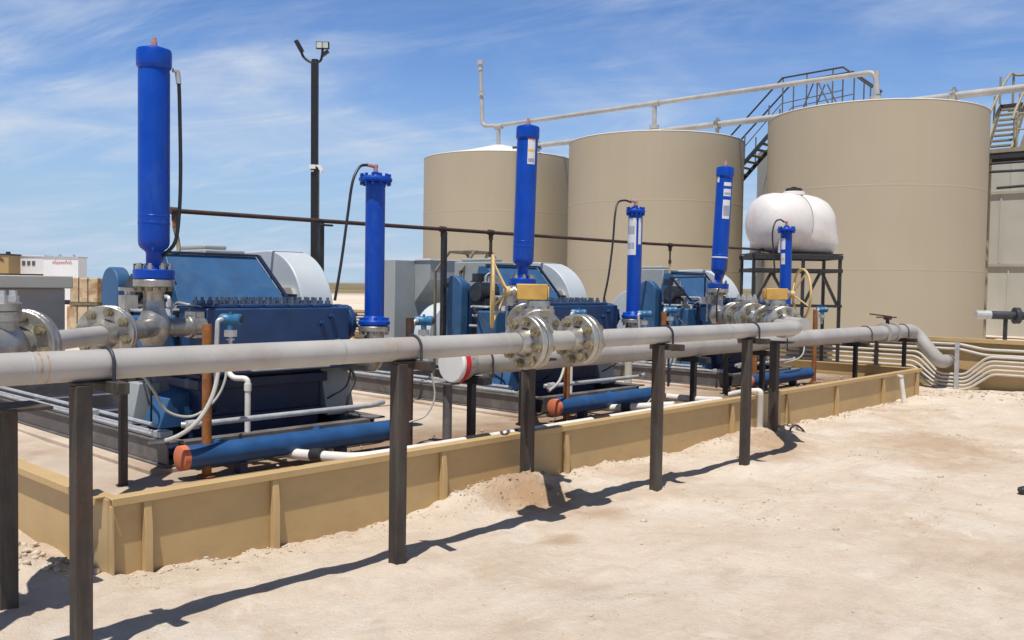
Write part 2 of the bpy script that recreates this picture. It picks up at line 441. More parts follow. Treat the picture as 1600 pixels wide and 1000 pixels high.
base = mixc(rng(gnoise(1.6, 6, .7, (.35, 1.6, 1), 12), .52, .68, 0, .4), base, (.48, .37, .27))
base = mixc(rng(gnoise(3.1, 7, .75, (1, 1, 1), 0, .8), .56, .66, 0, .55), base, (.73, .665, .57))
base = mixc(rng(gnoise(30, 6, .8), .62, .75, 0, .45), base, (.38, .28, .19))
base = mixc(rng(gnoise(75, 3, .7), .66, .76, 0, .65), base, (.20, .15, .105))
base = mixc(rng(gnoise(33, 4, .7), .62, .8, 0, .55), base, (.76, .70, .62))
def dirtpatch(base, c, rad, col, amt):
    d = _n(nt, 'ShaderNodeVectorMath', operation='DISTANCE'); L.new(tc.outputs['Object'], d.inputs[0]); d.inputs[1].default_value = c
    ad = _n(nt, 'ShaderNodeMath', operation='ADD'); L.new(d.outputs[1], ad.inputs[0]); L.new(mul(gnoise(4.5, 7, .7), rad * 1.6), ad.inputs[1])
    return mixc(rng(ad.outputs[0], rad * 1.15, rad * 1.9, amt, 0), base, col)
for c_, r_, a_ in (((5.15, 4.55, .1), .42, .9), ((4.55, 3.72, 0), .17, .6), ((5.3, 3.95, 0), .22, .5), ((9.0, 4.5, 0), .55, .7), ((8.4, 4.2, 0), .5, .5), ((6.6, 4.5, 0), .5, .35), ((10.4, 3.3, 0), .9, .6), ((9.3, 2.9, 0), .55, .45), ((12.2, 2.6, 0), .8, .35), ((6.3, 1.6, 0), .6, .2)):
    base = dirtpatch(base, c_, r_, (.40, .255, .145), a_)
# sparse dry scrub beyond the pad
ln = _n(nt, 'ShaderNodeVectorMath', operation='LENGTH'); L.new(tc.outputs['Object'], ln.inputs[0])
far = rng(ln.outputs[1], 120, 170)
mid = mul(rng(ln.outputs[1], 45, 60), rng(gnoise(.05, 3, .5, (1, 1, 1)), .42, .50))
base = mixc(mul(mid, .45), base, (.70, .62, .52))
base = mixc(far, base, mixc(rng(gnoise(.02, 6), .4, .6), (.25, .185, .095), (.16, .135, .075)))
L.new(base, b.inputs['Base Color'])
bp = _n(nt, 'ShaderNodeBump'); bp.inputs['Strength'].default_value = .85; bp.inputs['Distance'].default_value = .045
hs = _n(nt, 'ShaderNodeMath', operation='ADD'); L.new(mul(gnoise(5.5, 10, .74, dist=.3), 1.0), hs.inputs[0]); L.new(mul(gnoise(34, 6, .75), .34), hs.inputs[1])
L.new(hs.outputs[0], bp.inputs['Height']); L.new(bp.outputs[0], b.inputs['Normal'])
me.materials.append(gm)
g = bpy.data.objects.new('ground', me); COL.objects.link(g); struct(g)

# low desert rise on the horizon
bm = NB()
prev = None
for i in range(121):
    a = R(-20 + i * 1.2)
    d = 1500
    h = 2.5 + 5 * (noise.noise(V((i*.13, 3, 0))) + .35 * noise.noise(V((i*.6, 1, 0))))
    h = max(h, .8)
    p = V((math.sin(a) * d, math.cos(a) * d, -1)); q = V((math.sin(a) * (d+160), math.cos(a) * (d+160), h)); r = V((math.sin(a) * (d+500), math.cos(a) * (d+500), -1))
    cur = [bm.verts.new(v) for v in (p, q, r)]
    if prev:
        for k in range(2): bm.faces.new((prev[k], cur[k], cur[k+1], prev[k+1]))
    prev = cur
M['hill'] = mat('scrub_hill', (.20, .165, .105), .95, var=.25, scale=.01)
struct(obj('hills', bm, 'hill'))

# loose stones lying on the dirt: nobody could count them
rs = random.Random(5)
_t = bmesh.new(); bmesh.ops.create_icosphere(_t, subdivisions=1, radius=1)
_t.verts.index_update(); IV = [v.co.copy() for v in _t.verts]; IF = [tuple(v.index for v in f.verts) for f in _t.faces]; _t.free()
SV, SF = [], []
def stone(x, y, r, z=None):
    z = gh(x, y) if z is None else z
    sx, sy, sz = rs.uniform(.7, 1.3), rs.uniform(.7, 1.3), rs.uniform(.45, .8)
    a = rs.uniform(0, 6.3); ca, sa = math.cos(a), math.sin(a); n0 = len(SV)
    for c in IV:
        k = r * (1 + .5 * noise.noise(c * 1.3 + V((x*5, y*5, 0))))
        cx, cy, cz = c.x * sx * k, c.y * sy * k, c.z * sz * k
        SV.append((cx*ca - cy*sa + x, cx*sa + cy*ca + y, cz + z + r*.2))
    SF.extend(tuple(n0 + q for q in f) for f in IF)
for i in range(2600):
    x = rs.uniform(.9, 16); y = rs.uniform(-3, 4.9)
    if x - y < -2.5: continue
    stone(x, y, rs.choice((.003, .003, .004, .005, .008)) * rs.uniform(.7, 1.4))
for i in range(60):
    cx, cy = rs.uniform(3, 16), rs.uniform(-2.5, 4.3)
    if cx - cy < 0: continue
    for j in range(rs.randint(5, 22)): stone(cx + rs.gauss(0, .16), cy + rs.gauss(0, .10), rs.uniform(.003, .011))
for i in range(26): stone(rs.uniform(3, 16), rs.uniform(-2, 4.2), rs.uniform(.014, .03))
for i in range(1300):
    x = rs.uniform(2.2, 14.8); y = 4.95 - abs(rs.gauss(0, .11))
    stone(x, y, rs.choice((.004, .005, .006, .008, .012)) * rs.uniform(.6, 1.3))
for i in range(500): stone(rs.uniform(3.2, 14.5), 5.12 + abs(rs.gauss(0, .5)), rs.uniform(.005, .02), .27)
for i in range(200): stone(rs.gauss(4.95, .38), 4.85 - abs(rs.gauss(0, .2)), rs.uniform(.003, .009))
for i in range(140): stone(rs.gauss(9.2, .5), 4.8 - abs(rs.gauss(0, .2)), rs.uniform(.003, .010))
for i in range(110): stone(rs.gauss(1.98, .07), rs.uniform(5.05, 6.6), rs.uniform(.008, .03))
for i in range(160): stone(rs.uniform(14.9, 16.6), rs.uniform(3.0, 5.2), rs.uniform(.006, .028))
M['stone'] = mat('caliche_stone', (.50, .42, .33), .95, var=.3, scale=3)
me = bpy.data.meshes.new('scattered_stones'); me.from_pydata(SV, [], SF); me.materials.append(M['stone'])
for p in me.polygons: p.use_smooth = True
o = bpy.data.objects.new('scattered_stones', me); COL.objects.link(o); o['kind'] = 'stuff'; o['label'] = 'loose pale stones and clods scattered over the dirt'; o['category'] = 'stones'

# ------------------------------------------------------------------ containment walls
def wall_rib(parent, x, y, z0, z1, d=.05, w=.045):
    bm = NB()
    # tapered stiffener: shallow under the flange, deeper at the foot
    prof = [(y - .003, z1), (y - d*.55, z1), (y - d, z1 - .16), (y - d, z0), (y - .003, z0)]
    prism(bm, prof, 'x', x - w/2, x + w/2)
    return obj('rib', bm, 'wall_tan', parent, bevel=.003)

FL = .25     # slab level inside the pump containment
t = thing('containment_wall', 'low tan steel containment wall with ribs around the pumps', 'wall', (2.15, 4.99, 0))
bm = NB(); box(bm, (2.15, 4.985, -.3), (14.9, 4.993, .435)); obj('front_panel', bm, 'wall_tan', t)
bm = NB(); box(bm, (2.15, 4.996, -.3), (2.158, 12.6, .435)); obj('side_panel', bm, 'wall_tan', t)
bm = NB(); box(bm, (14.892, 4.996, -.3), (14.9, 12.6, .435)); obj('side_panel', bm, 'wall_tan', t)
bm = NB(); box(bm, (2.165, 12.6, -.3), (14.885, 12.608, .435)); obj('rear_panel', bm, 'wall_tan', t)
bm = NB()
box(bm, (2.155, 4.952, .437), (14.9, 5.045, .449)); box(bm, (2.155, 4.947, .405), (14.9, 4.953, .4495))
obj('top_flange', bm, 'wall_tan', t, bevel=.003)
bm = NB(); box(bm, (2.105, 5.05, .437), (2.21, 12.6, .449)); box(bm, (2.102, 5.05, .405), (2.108, 12.6, .4495)); obj('top_flange', bm, 'wall_tan', t, bevel=.003)
bm = NB(); box(bm, (14.85, 5.05, .437), (14.94, 12.6, .449)); obj('top_flange', bm, 'wall_tan', t)
for x in (2.36, 3.19, 4.64, 6.09, 7.50, 8.96, 10.30, 11.72, 13.34, 14.72):
    wall_rib(t, x, 4.985, -.15, .404)
bm = NB(); prism(bm, [(4.986, -.15), (4.986, .404), (4.945, .404), (4.93, -.15)], 'x', 2.152, 2.162)
obj('corner_plate', bm, 'wall_tan', t)
bm = NB(); box(bm, (2.13, 5.30, -.15), (2.149, 5.36, .404)); box(bm, (2.13, 6.8, -.15), (2.149, 6.86, .404)); obj('rib', bm, 'wall_tan', t)

t = thing('berm_wall', 'long tan steel berm wall in front of the storage tanks', 'wall', (16.9, 5, 0))
bm = NB(); box(bm, (16.9, -14, -.3), (16.91, 40, .85)); obj('panel', bm, 'wall_tan', t)
bm = NB(); box(bm, (16.80, -14, .852), (16.96, 40, .866)); box(bm, (16.796, -14, .80), (16.804, 40, .8665)); obj('top_flange', bm, 'wall_tan', t)
for y in range(-12, 40, 3):
    bm = NB(); prism(bm, [(16.897, .80), (16.84, .80), (16.80, .5), (16.80, -.1), (16.897, -.1)], 'y', y + .4, y + .46); obj('rib', bm, 'wall_tan', t)

# slab inside the containment
M['slab'] = mat('stained_concrete', (.52, .43, .345), .9, var=.16, scale=1.2, bump=.25, bscale=30,
                stain=(.30, .20, .125), samt=.7, sscale=.9, slo=.5, shi=.68, stain2=(.60, .53, .45))
bm = NB()
ax = [2.16 + i * .1 for i in range(128)]; ay = [5.0 + i * .1 for i in range(77)]
gv = {}
for i, x in enumerate(ax):
    for j, y in enumerate(ay):
        z = FL + .012 * noise.noise(V((x*1.3, y*1.3, 5))) + .10 * math.exp(-((y - 5.0)/.22)**2) * (.75 + .5 * noise.noise(V((x*2, y*2, 0)))) * sstep(2.9, 3.6, x)
        gv[i, j] = bm.verts.new((min(x, 14.89), min(y, 12.6), z))
for i in range(len(ax)-1):
    for j in range(len(ay)-1):
        bm.faces.new((gv[i,j], gv[i+1,j], gv[i+1,j+1], gv[i,j+1]))
s = obj('containment_floor', bm, 'slab', smooth=60); struct(s)
_m = M['slab'].node_tree; nt = _m; L = nt.links; _b = nt.nodes['Principled BSDF']
_src = _b.inputs['Base Color'].links[0].from_socket
tc = _n(nt, 'ShaderNodeTexCoord'); _sp = _n(nt, 'ShaderNodeSeparateXYZ'); L.new(tc.outputs['Object'], _sp.inputs[0])
_ad = _n(nt, 'ShaderNodeMath', operation='ADD'); L.new(_sp.outputs[1], _ad.inputs[0]); L.new(mul(gnoise(1.4, 7, .7), 1.6), _ad.inputs[1])
_f = mul(rng(_ad.outputs[0], 6.7, 8.0, .9, 0), rng(_sp.outputs[0], 2.7, 3.6, .15, 1))
L.new(mixc(_f, _src, mixc(rng(gnoise(6, 6, .7), .4, .65), (.25, .15, .078), (.15, .092, .05))), _b.inputs['Base Color'])
# raised kerbs under each skid
for k in range(3):
    bm = NB(); box(bm, (3.02 + 4.05*k, 6.28, .15), (5.22 + 4.05*k, 11.2, .285))
    struct(obj('pump_plinth', bm, 'slab', bevel=.01))

# ------------------------------------------------------------------ pump unit (built once, copied twice)
PX = 4.05
PUMP_GRP = 'blue piston pumps on grey skids'
P = thing('pump_unit', 'nearest blue piston pump on a grey skid, between the left damper pair', 'pump', (4.1, 6.6, .28), PUMP_GRP)
def ibeam(bm, x, y0, y1, z0, z1, w):
    box(bm, (x - w/2, y0, z1 - .016), (x + w/2, y1, z1)); box(bm, (x - w/2, y0, z0), (x + w/2, y1, z0 + .016))
    box(bm, (x - w/2 + .02, y0, z0 + .017), (x - w/2 + .032, y1, z1 - .017))
bm = NB()
for x in (3.20, 5.10): ibeam(bm, x, 6.30, 11.0, .287, .475, .15)
for y in (6.36, 7.2, 8.3, 9.5, 10.9): box(bm, (3.285, y - .05, .30), (5.02, y + .05, .462))
obj('skid_frame', bm, 'skid', P, bevel=.004)
bm = NB(); box(bm, (3.29, 6.5, .31), (5.02, 10.8, .33)); obj('drip_pan', bm, 'navy', P)
# suction manifold pipe along the skid front, with a red oxide cap
bm = NB(); cyl(bm, (3.10, 5.98, .41), (4.98, 5.98, .41), .085, 28); obj('suction_manifold', bm, 'pipe_blue', P)
bm = NB(); lathe(bm, [(.01, -.012), (.07, -.010), (.089, 0), (.089, .045)], (3.075, 5.98, .41), (1, 0, 0), 28); obj('end_cap', bm, 'red_oxide', P)
for x in (3.55, 4.45):
    bm = NB(); box(bm, (x-.03, 5.93, .24), (x+.03, 6.03, .33)); obj('manifold_support', bm, 'navy', P)
    bm = NB(); cyl(bm, (x, 6.06, .41), (x, 6.32, .41), .045, 16); obj('branch_pipe', bm, 'pipe_blue', P)
# fluid end with its studded cover
bm = NB(); box(bm, (3.62, 6.60, .90), (5.00, 7.06, 1.435)); F = obj('fluid_end', bm, 'pump_blue', P, bevel=.012)
bm = NB()
for i in range(5):
    x = 3.80 + i * .235
    box(bm, (x - .10, 6.63, 1.437), (x + .10, 7.03, 1.468))
obj('cover_plate', bm, 'pump_blue', F, bevel=.008)
for i in range(5):
    x = 3.80 + i * .235; bm = NB()
    for dx in (-.065, .065):
        for y in (6.66, 6.77, 6.89, 7.0):
            cyl(bm, (x+dx, y, 1.469), (x+dx, y, 1.495), .024, 6); cyl(bm, (x+dx, y, 1.495), (x+dx, y, 1.522), .013, 8)
    obj('stud_bolts', bm, 'lube_steel', F, 30)
bm = NB()
for i in range(5):
    x = 3.80 + i * .235
    cyl(bm, (x, 6.598, 1.02), (x, 6.585, 1.02), .03, 16)
for x, z in ((4.80, 1.36), (4.86, 1.14), (4.86, 1.02), (4.70, 1.30)):
    cyl(bm, (x, 6.598, z), (x, 6.57, z), .028, 6); cyl(bm, (x, 6.57, z), (x, 6.55, z), .014, 8)
obj('plug', bm, 'pump_blue', F, 30)
bm = NB(); disc(bm, (5.03, 6.82, 1.29), (1, 0, 0), .17, .06, 36); disc(bm, (5.10, 6.82, 1.29), (1, 0, 0), .165, .055, 36)
bolts(bm, (5.06, 6.82, 1.29), (1, 0, 0), .135, 8, .018, -.06, .10); obj('end_flange', bm, 'pump_blue', F)
bm = NB(); box(bm, (3.535, 6.62, 1.20), (3.615, 6.80, 1.415)); obj('discharge_block', bm, 'stainless', F, bevel=.008)
# cradle, feet and drain
bm = NB(); box(bm, (3.66, 6.78, .33), (4.80, 7.3, .897)); box(bm, (3.60, 6.70, .78), (4.84, 7.2, .86)); box(bm, (3.64, 6.72, .50), (4.80, 6.78, .56)); obj('cradle', bm, 'navy', P, bevel=.006)
bm = NB(); prism(bm, [(6.72, .465), (7.25, .465), (7.12, .895), (6.84, .895)], 'x', 4.86, 5.16); obj('pump_foot', bm, 'lightgrey', P, bevel=.006)
bm = NB(); prism(bm, [(3.34, .465), (3.62, .465), (3.58, .80), (3.40, .80)], 'y', 7.3, 7.5); obj('pump_foot', bm, 'lightgrey', P, bevel=.006)
bm = NB(); prism(bm, [(3.40, .465), (3.70, .465), (3.66, .76), (3.48, .70)], 'y', 6.95, 7.24); obj('blue_bracket', bm, 'hood_blue', P, bevel=.006)
bm = NB(); tube(bm, smoothpath([(3.78, 6.56, .93), (3.79, 6.50, .885), (3.86, 6.40, .885), (3.86, 6.40, .46)], .04), .023, 14)
cyl(bm, (3.86, 6.40, .79), (3.86, 6.40, .845), .029, 14); obj('drain_pipe', bm, 'pvc', P)
# power frame and sloping hood
bm = NB(); box(bm, (3.74, 7.07, .46), (4.86, 7.92, 1.40)); obj('power_frame', bm, 'navy', P, bevel=.012)
bm = NB()
A = [(3.78, 7.36, 1.44), (4.87, 7.36, 1.44), (4.70, 7.66, 1.885), (3.80, 7.66, 1.885)]
B = [(3.78, 7.90, 1.44), (4.87, 7.90, 1.44), (4.70, 7.82, 1.885), (3.80, 7.82, 1.885)]
a_ = [bm.verts.new(p) for p in A]; b_ = [bm.verts.new(p) for p in B]
for f in ((a_[0], a_[1], a_[2], a_[3]), (b_[3], b_[2], b_[1], b_[0]), (a_[3], a_[2], b_[2], b_[3]), (a_[1], b_[1], b_[2], a_[2]), (b_[0], a_[0], a_[3], b_[3]), (a_[0], b_[0], b_[1], a_[1])):
    bm.faces.new(f)
H = obj('hood', bm, 'hood_blue', P, bevel=.008)
bm = NB(); bar(bm, (3.79, 7.665, 1.898), (4.72, 7.665, 1.898), .05, .022); bar(bm, (4.722, 7.65, 1.895), (4.895, 7.345, 1.435), .02, .035, (0, 1, .6))
bar(bm, (3.76, 7.345, 1.424), (4.88, 7.345, 1.424), .05, .026); obj('hood_edge', bm, 'navy', H)
# chain case pillar and dark drive behind it
bm = NB(); prism(bm, [(7.70 + .16 - .16*math.cos(PI*i/14), 1.60 + .16*math.sin(PI*i/14)) for i in range(15)] + [(8.02, .95), (7.70, .95)], 'x', 3.40, 3.52)
obj('chain_case', bm, 'hood_blue', P, bevel=.012)
bm = NB(); prism(bm, [(7.72 + .13 - .13*math.cos(PI*i/14), 1.56 + .13*math.sin(PI*i/14)) for i in range(15)] + [(7.98, .95), (7.72, .95)], 'x', 3.524, 3.62)
obj('chain_case_cover', bm, 'pump_blue', P, bevel=.014)
bm = NB(); cyl(bm, (3.40, 7.46, 1.57), (3.70, 7.46, 1.57), .10, 24); box(bm, (3.45, 7.34, 1.42), (3.66, 7.58, 1.50))
for i in range(8): cyl(bm, (3.42 + i*.035, 7.46, 1.57), (3.433 + i*.035, 7.46, 1.57), .114, 24)
obj('lubricator_drive', bm, 'motor_dark', P)
bm = NB(); box(bm, (3.38, 7.12, 1.02), (3.64, 7.42, 1.36)); obj('gear_box', bm, 'hood_blue', P, bevel=.02)
bm = NB()
for i in range(4): cyl(bm, (3.60 + i*.05, 7.50, 1.69), (3.60 + i*.05, 7.50, 1.76), .016, 10)
tube(bm, catmull([(3.60, 7.5, 1.76), (3.66, 7.48, 1.80), (3.75, 7.5, 1.76)]), .008, 6); bar(bm, (3.56, 7.5, 1.685), (3.80, 7.5, 1.685), .06, .02)
obj('oiler', bm, 'galv', P)
# belt guard: rounded drum towards the fluid end, running back to the motor
def guard_poly(r):
    cy, cz = 7.95, 1.345
    pts = [(cy + .02, .55), (cy - r, .55)]
    pts += [(cy - r*math.cos(PI/2*i/18), cz + r*math.sin(PI/2*i/18)) for i in range(19)]
    pts += [(8.6, cz + r - .02), (9.5, 1.55), (9.9, 1.2), (9.8, .55)]
    return pts
bm = NB(); prism(bm, guard_poly(.622), 'x', 5.0, 5.36); Gd = obj('belt_guard', bm, 'white_guard', P, bevel=.012)
bm = NB(); prism(bm, [(7.46, 1.60), (7.95, 1.60), (7.95, 1.54), (7.42, 1.54)], 'x', 4.955, 4.998); obj('guard_bracket', bm, 'grey_lid', Gd)
# motor behind the hood
bm = NB(); box(bm, (4.52, 8.3, .62), (4.97, 9.0, 1.965)); box(bm, (4.55, 8.36, 1.967), (4.80, 8.9, 2.01)); Mo = obj('motor', bm, 'lightgrey', P, bevel=.015)
# conduit and wiring on the skid
bm = NB(); tube(bm, smoothpath([(3.22, 6.24, .60), (3.3, 6.2, .60), (4.95, 6.2, .60), (5.15, 6.3, .60)], .06), .022, 10)
cyl(bm, (3.24, 6.2, .60), (3.33, 6.2, .60), .036, 12); obj('front_conduit', bm, 'galv', P)
bm = NB()
for i, (dx, dz) in enumerate(((0, .0), (.055, .0), (.115, .03))): tube(bm, [(3.15 + dx, 6.55 + .1*i, .505 + dz), (3.15 + dx, 10.9, .505 + dz)], .013 + .006*(i == 2), 8)
obj('side_conduit', bm, 'galv', P)
bm = NB(); box(bm, (3.16, 6.44, .477), (3.26, 6.56, .53)); obj('junction_box', bm, 'galv', P, bevel=.006)
bm = NB(); box(bm, (3.15, 7.7, .477), (3.25, 7.9, .56)); obj('junction_box', bm, 'galv', P, bevel=.006)
bm = NB()
for z, y in ((1.40, 7.30), (1.30, 7.27), (1.18, 7.32)): tube(bm, smoothpath([(3.42, y + .25, z), (3.42, y, z), (3.78, y, z), (3.78, y + .1, z)], .04), .015, 8)
for x in (3.5, 3.66): cyl(bm, (x, 7.30, 1.10), (x, 7.30, 1.46), .011, 7)
obj('oil_line', bm, 'galv', P)
bm = NB(); box(bm, (3.44, 7.20, 1.30), (3.52, 7.26, 1.42)); cyl(bm, (3.48, 7.23, 1.42), (3.48, 7.23, 1.50), .022, 10); cyl(bm, (3.48, 7.23, 1.50), (3.48, 7.23, 1.53), .04, 12); obj('filter_valve', bm, 'stainless', P)
bm = NB(); cyl(bm, (3.62, 7.22, 1.18), (3.62, 7.22, 1.36), .045, 16); cyl(bm, (3.62, 7.22, 1.36), (3.62, 7.22, 1.40), .03, 12); obj('oil_filter', bm, 'label', P)
bm = NB()
for k in range(6): box(bm, (3.50 + k*.035, 7.52, 1.70), (3.515 + k*.035, 7.62, 1.79))
bar(bm, (3.48, 7.57, 1.695), (3.72, 7.57, 1.695), .12, .015); obj('cooler_fins', bm, 'motor_dark', P)
# small-bore plumbing and wiring hung on the pump
for i, pts in enumerate(([(3.72, 6.56, 1.05), (3.66, 6.5, .95), (3.66, 6.52, .7), (3.72, 6.68, .6)], [(4.92, 6.58, 1.05), (4.95, 6.52, .98), (4.94, 6.55, .75), (4.84, 6.7, .62)],
                         [(3.62, 7.2, 1.40), (3.60, 7.05, 1.47), (3.62, 6.9, 1.46), (3.72, 6.82, 1.44)], [(3.40, 7.5, 1.40), (3.30, 7.2, 1.2), (3.32, 6.95, .9), (3.36, 7.0, .5)])):
    bm = NB(); tube(bm, catmull(pts), .009, 7); obj('hose', bm, 'hose_black' if i != 2 else 'galv', P)
bm = NB(); tube(bm, smoothpath([(3.50, 6.98, 1.42), (3.50, 6.98, 1.52), (3.50, 7.25, 1.52), (3.62, 7.4, 1.52)], .04), .016, 8); cyl(bm, (3.50, 6.98, 1.44), (3.50, 6.98, 1.48), .028, 8); obj('lube_pipe', bm, 'galv', P)
bm = NB(); box(bm, (3.42, 6.90, .92), (3.60, 7.16, 1.06)); cyl(bm, (3.46, 6.88, .99), (3.46, 6.90, .99), .03, 12); obj('lube_pump', bm, 'motor_dark', P, bevel=.012)
bm = NB(); box(bm, (3.78, 7.30, .90), (3.90, 7.34, 1.02)); obj('name_plate', bm, 'label', P)
bm = NB(); tube(bm, smoothpath([(4.0, 6.585, .93), (4.0, 6.55, .93), (4.75, 6.55, .93), (4.75, 6.585, .93)], .03), .012, 8)
for x in (4.1, 4.35, 4.6): cyl(bm, (x, 6.55, .93), (x, 6.59, .98), .011, 7)
obj('packing_lube_line', bm, 'galv', P)
dup(P, (PX, 0, 0), 'blue piston pump on a grey skid standing in the middle of the three')
dup(P, (2*PX, 0, 0), 'farthest blue piston pump on a grey skid, towards the white plastic tank')

# ------------------------------------------------------------------ tall discharge dampers
def tall_damper(x, label, group, hose=None, labels=None):
    y = 6.5
    t = thing('tall_damper', label, 'pulsation damper', (x, y, 1.655), group)
    z = 1.66
    bm = NB(); lathe(bm, [(.064, .07), (.056, .085), (.056, .19), (.062, .202), (.096, .230), (.107, .25), (.111, .28), (.111, .40)] +
                     [(.113, .402), (.113, .418), (.111, .42), (.111, .455), (.1125, .457), (.1125, .465), (.111, .467), (.111, 1.50), (.108, 1.53)], (x, y, z), (0, 0, 1), 40)
    obj('shell', bm, 'bright_blue', t, 30)
    bm = NB(); lathe(bm, [(.110, 1.531), (.122, 1.55), (.1235, 1.56), (.1235, 1.655), (.117, 1.672), (.06, 1.69), (.03, 1.70)], (x, y, z), (0, 0, 1), 40)
    obj('cap', bm, 'bright_blue', t, 30)
    bm = NB(); disc(bm, (x, y, z + .035), (0, 0, 1), .146, .07, 40); obj('base_flange', bm, 'bright_blue', t)
    bm = NB(); bolts(bm, (x, y, z), (0, 0, 1), .112, 8, .013, -.05, .115, .1); bolts(bm, (x, y, z), (0, 0, 1), .112, 8, .022, .071, .098, .1)
    obj('stud_bolts', bm, 'stainless', t, 30)
    bm = NB(); cyl(bm, (x, y, z + 1.70), (x, y, z + 1.73), .024, 8); cyl(bm, (x, y, z + 1.73), (x, y, z + 1.76), .016, 12); obj('nozzle', bm, 'copper', t)
    if hose:
        bm = NB(); tube(bm, catmull(hose), .0135, 10); obj('hose', bm, 'hose_black', t)
        a, b2 = V(hose[0]), V(hose[1])
        bm = NB(); cyl(bm, a, a + (b2-a).normalized() * .09, .019, 10); cyl(bm, a + V((-.035, 0, .005)), a + V((.01, 0, .005)), .016, 10); obj('hose_fitting', bm, 'galv', t)
    for (a0, a1, z0, z1, m) in labels or ():
        bm = NB(); n = 10; r = .1122 if m in ('label',) else .1130
        A = []; B = []
        for i in range(n + 1):
            a = R(a0 + (a1 - a0) * i / n)
            A.append(bm.verts.new((x + r*math.cos(a), y + r*math.sin(a), z0))); B.append(bm.verts.new((x + r*math.cos(a), y + r*math.sin(a), z1)))
        for i in range(n): bm.faces.new((A[i], A[i+1], B[i+1], B[i]))
        obj('sticker', bm, m, t)
    return t
DG = 'tall blue pulsation dampers'
tall_damper(3.14, 'tallest blue pulsation damper, nearest the left edge, with black hose down its side', 'tall blue pulsation dampers',
            hose=[(3.285, 6.43, 3.19), (3.292, 6.42, 3.08), (3.30, 6.42, 2.8), (3.305, 6.42, 2.45), (3.30, 6.43, 2.15), (3.27, 6.44, 1.93), (3.20, 6.52, 1.82), (3.26, 6.75, 1.74)])
t = tall_damper(7.19, 'leaning tall blue damper with an orange, white and yellow warning sticker', DG,
            labels=[(-135, -90, 2.93, 3.24, 'label'), (-133, -92, 3.185, 3.235, 'label_orange'), (-133, -92, 3.06, 3.085, 'label_yellow'),
                    (-130, -95, 2.95, 2.99, 'label_grey')])
tilt(t, 1.2)
t = tall_damper(11.25, 'leaning tall blue damper with three white stickers, before the middle tan tank', DG,
            labels=[(-152, -94, 3.07, 3.12, 'label'), (-152, -94, 2.93, 3.03, 'label'), (-152, -96, 2.62, 2.88, 'label'), (-210, -188, 3.12, 3.24, 'label'),
                    (-146, -100, 2.66, 2.80, 'label_grey'), (-146, -100, 2.95, 2.98, 'label_grey')])
bm = NB(); tube(bm, catmull([(11.19, 6.36, 2.05), (11.1, 6.32, 1.9), (10.95, 6.3, 1.7), (10.86, 6.28, 1.5), (10.85, 6.25, 1.2)]), .012, 8); obj('hose', bm, 'hose_black', t)
bm = NB(); lathe(bm, [(.1115, .42), (.1135, .422), (.1135, .436), (.1115, .438)], (11.25, 6.5, 1.66), (0, 0, 1), 40, caps=False); obj('weld_band', bm, 'label', t)
tilt(t, 2.2)

# ------------------------------------------------------------------ short suction stabilisers
def short_damper(x, label, hose, top_r=.15, stickers=(), lean=0):
    y = 6.5; z = 1.27
    t = thing('short_damper', label, 'suction stabiliser', (x, y, z), 'short blue suction stabilisers')
    bm = NB(); lathe(bm, [(.088, .055), (.088, 1.285)], (x, y, z), (0, 0, 1), 36); obj('shell', bm, 'bright_blue', t)
    bm = NB(); disc(bm, (x, y, z + .028), (0, 0, 1), .142, .05, 40, .012); lathe(bm, [(.11, .053), (.098, .075), (.089, .09)], (x, y, z), (0, 0, 1), 36); bolts(bm, (x, y, z + .053), (0, 0, 1), .118, 8, .016, 0, .022); obj('base_flange', bm, 'bright_blue', t)
    bm = NB(); disc(bm, (x, y, z + 1.315), (0, 0, 1), top_r, .052, 44, .016); bolts(bm, (x, y, z + 1.29), (0, 0, 1), top_r * .84, 12, .015, -.025, .075)
    lathe(bm, [(top_r * .55, 1.341), (top_r * .5, 1.352), (.03, 1.356), (.03, 1.385)], (x, y, z), (0, 0, 1), 32)
    obj('top_flange', bm, 'bright_blue', t)
    bm = NB(); cyl(bm, (x, y, z + 1.385), (x, y, z + 1.45), .02, 10); cyl(bm, (x + .02, y, z + 1.43), (x - .09, y + .01, z + 1.44), .016, 10); obj('nozzle', bm, 'copper', t)
    bm = NB(); tube(bm, catmull(hose), .0125, 9); obj('hose', bm, 'hose_black', t)
    # support spool and elbow below
    bm = NB(); disc(bm, (x, y, z - .026), (0, 0, 1), .14, .05, 40); cyl(bm, (x, y, z - .05), (x, y, z - .22), .09, 28); tube(bm, smoothpath([(x, y, z - .22), (x, y, z - .34), (x - .06, y + .32, z - .34)], .1), .086, 20)
    bolts(bm, (x, y, z - .05), (0, 0, 1), .118, 8, .014, -.03, 0); obj('spool', bm, 'stainless', t)
    for (a0, a1, z0, z1, m) in stickers:
        bm = NB(); n = 8; r = .0892; A = []; B = []
        for i in range(n + 1):
            a = R(a0 + (a1 - a0) * i / n)
            A.append(bm.verts.new((x + r*math.cos(a), y + r*math.sin(a), z0))); B.append(bm.verts.new((x + r*math.cos(a), y + r*math.sin(a), z1)))
        for i in range(n): bm.faces.new((A[i], A[i+1], B[i+1], B[i]))
        obj('sticker', bm, m, t)
    if lean: tilt(t, lean)
    return t
short_damper(5.20, 'short blue stabiliser with wide top flange, nearest one, beside the grey cabinet',
             [(5.11, 6.51, 2.71), (5.02, 6.5, 2.68), (4.93, 6.48, 2.54), (4.88, 6.48, 2.25), (4.81, 6.47, 1.85), (4.75, 6.48, 1.5)])
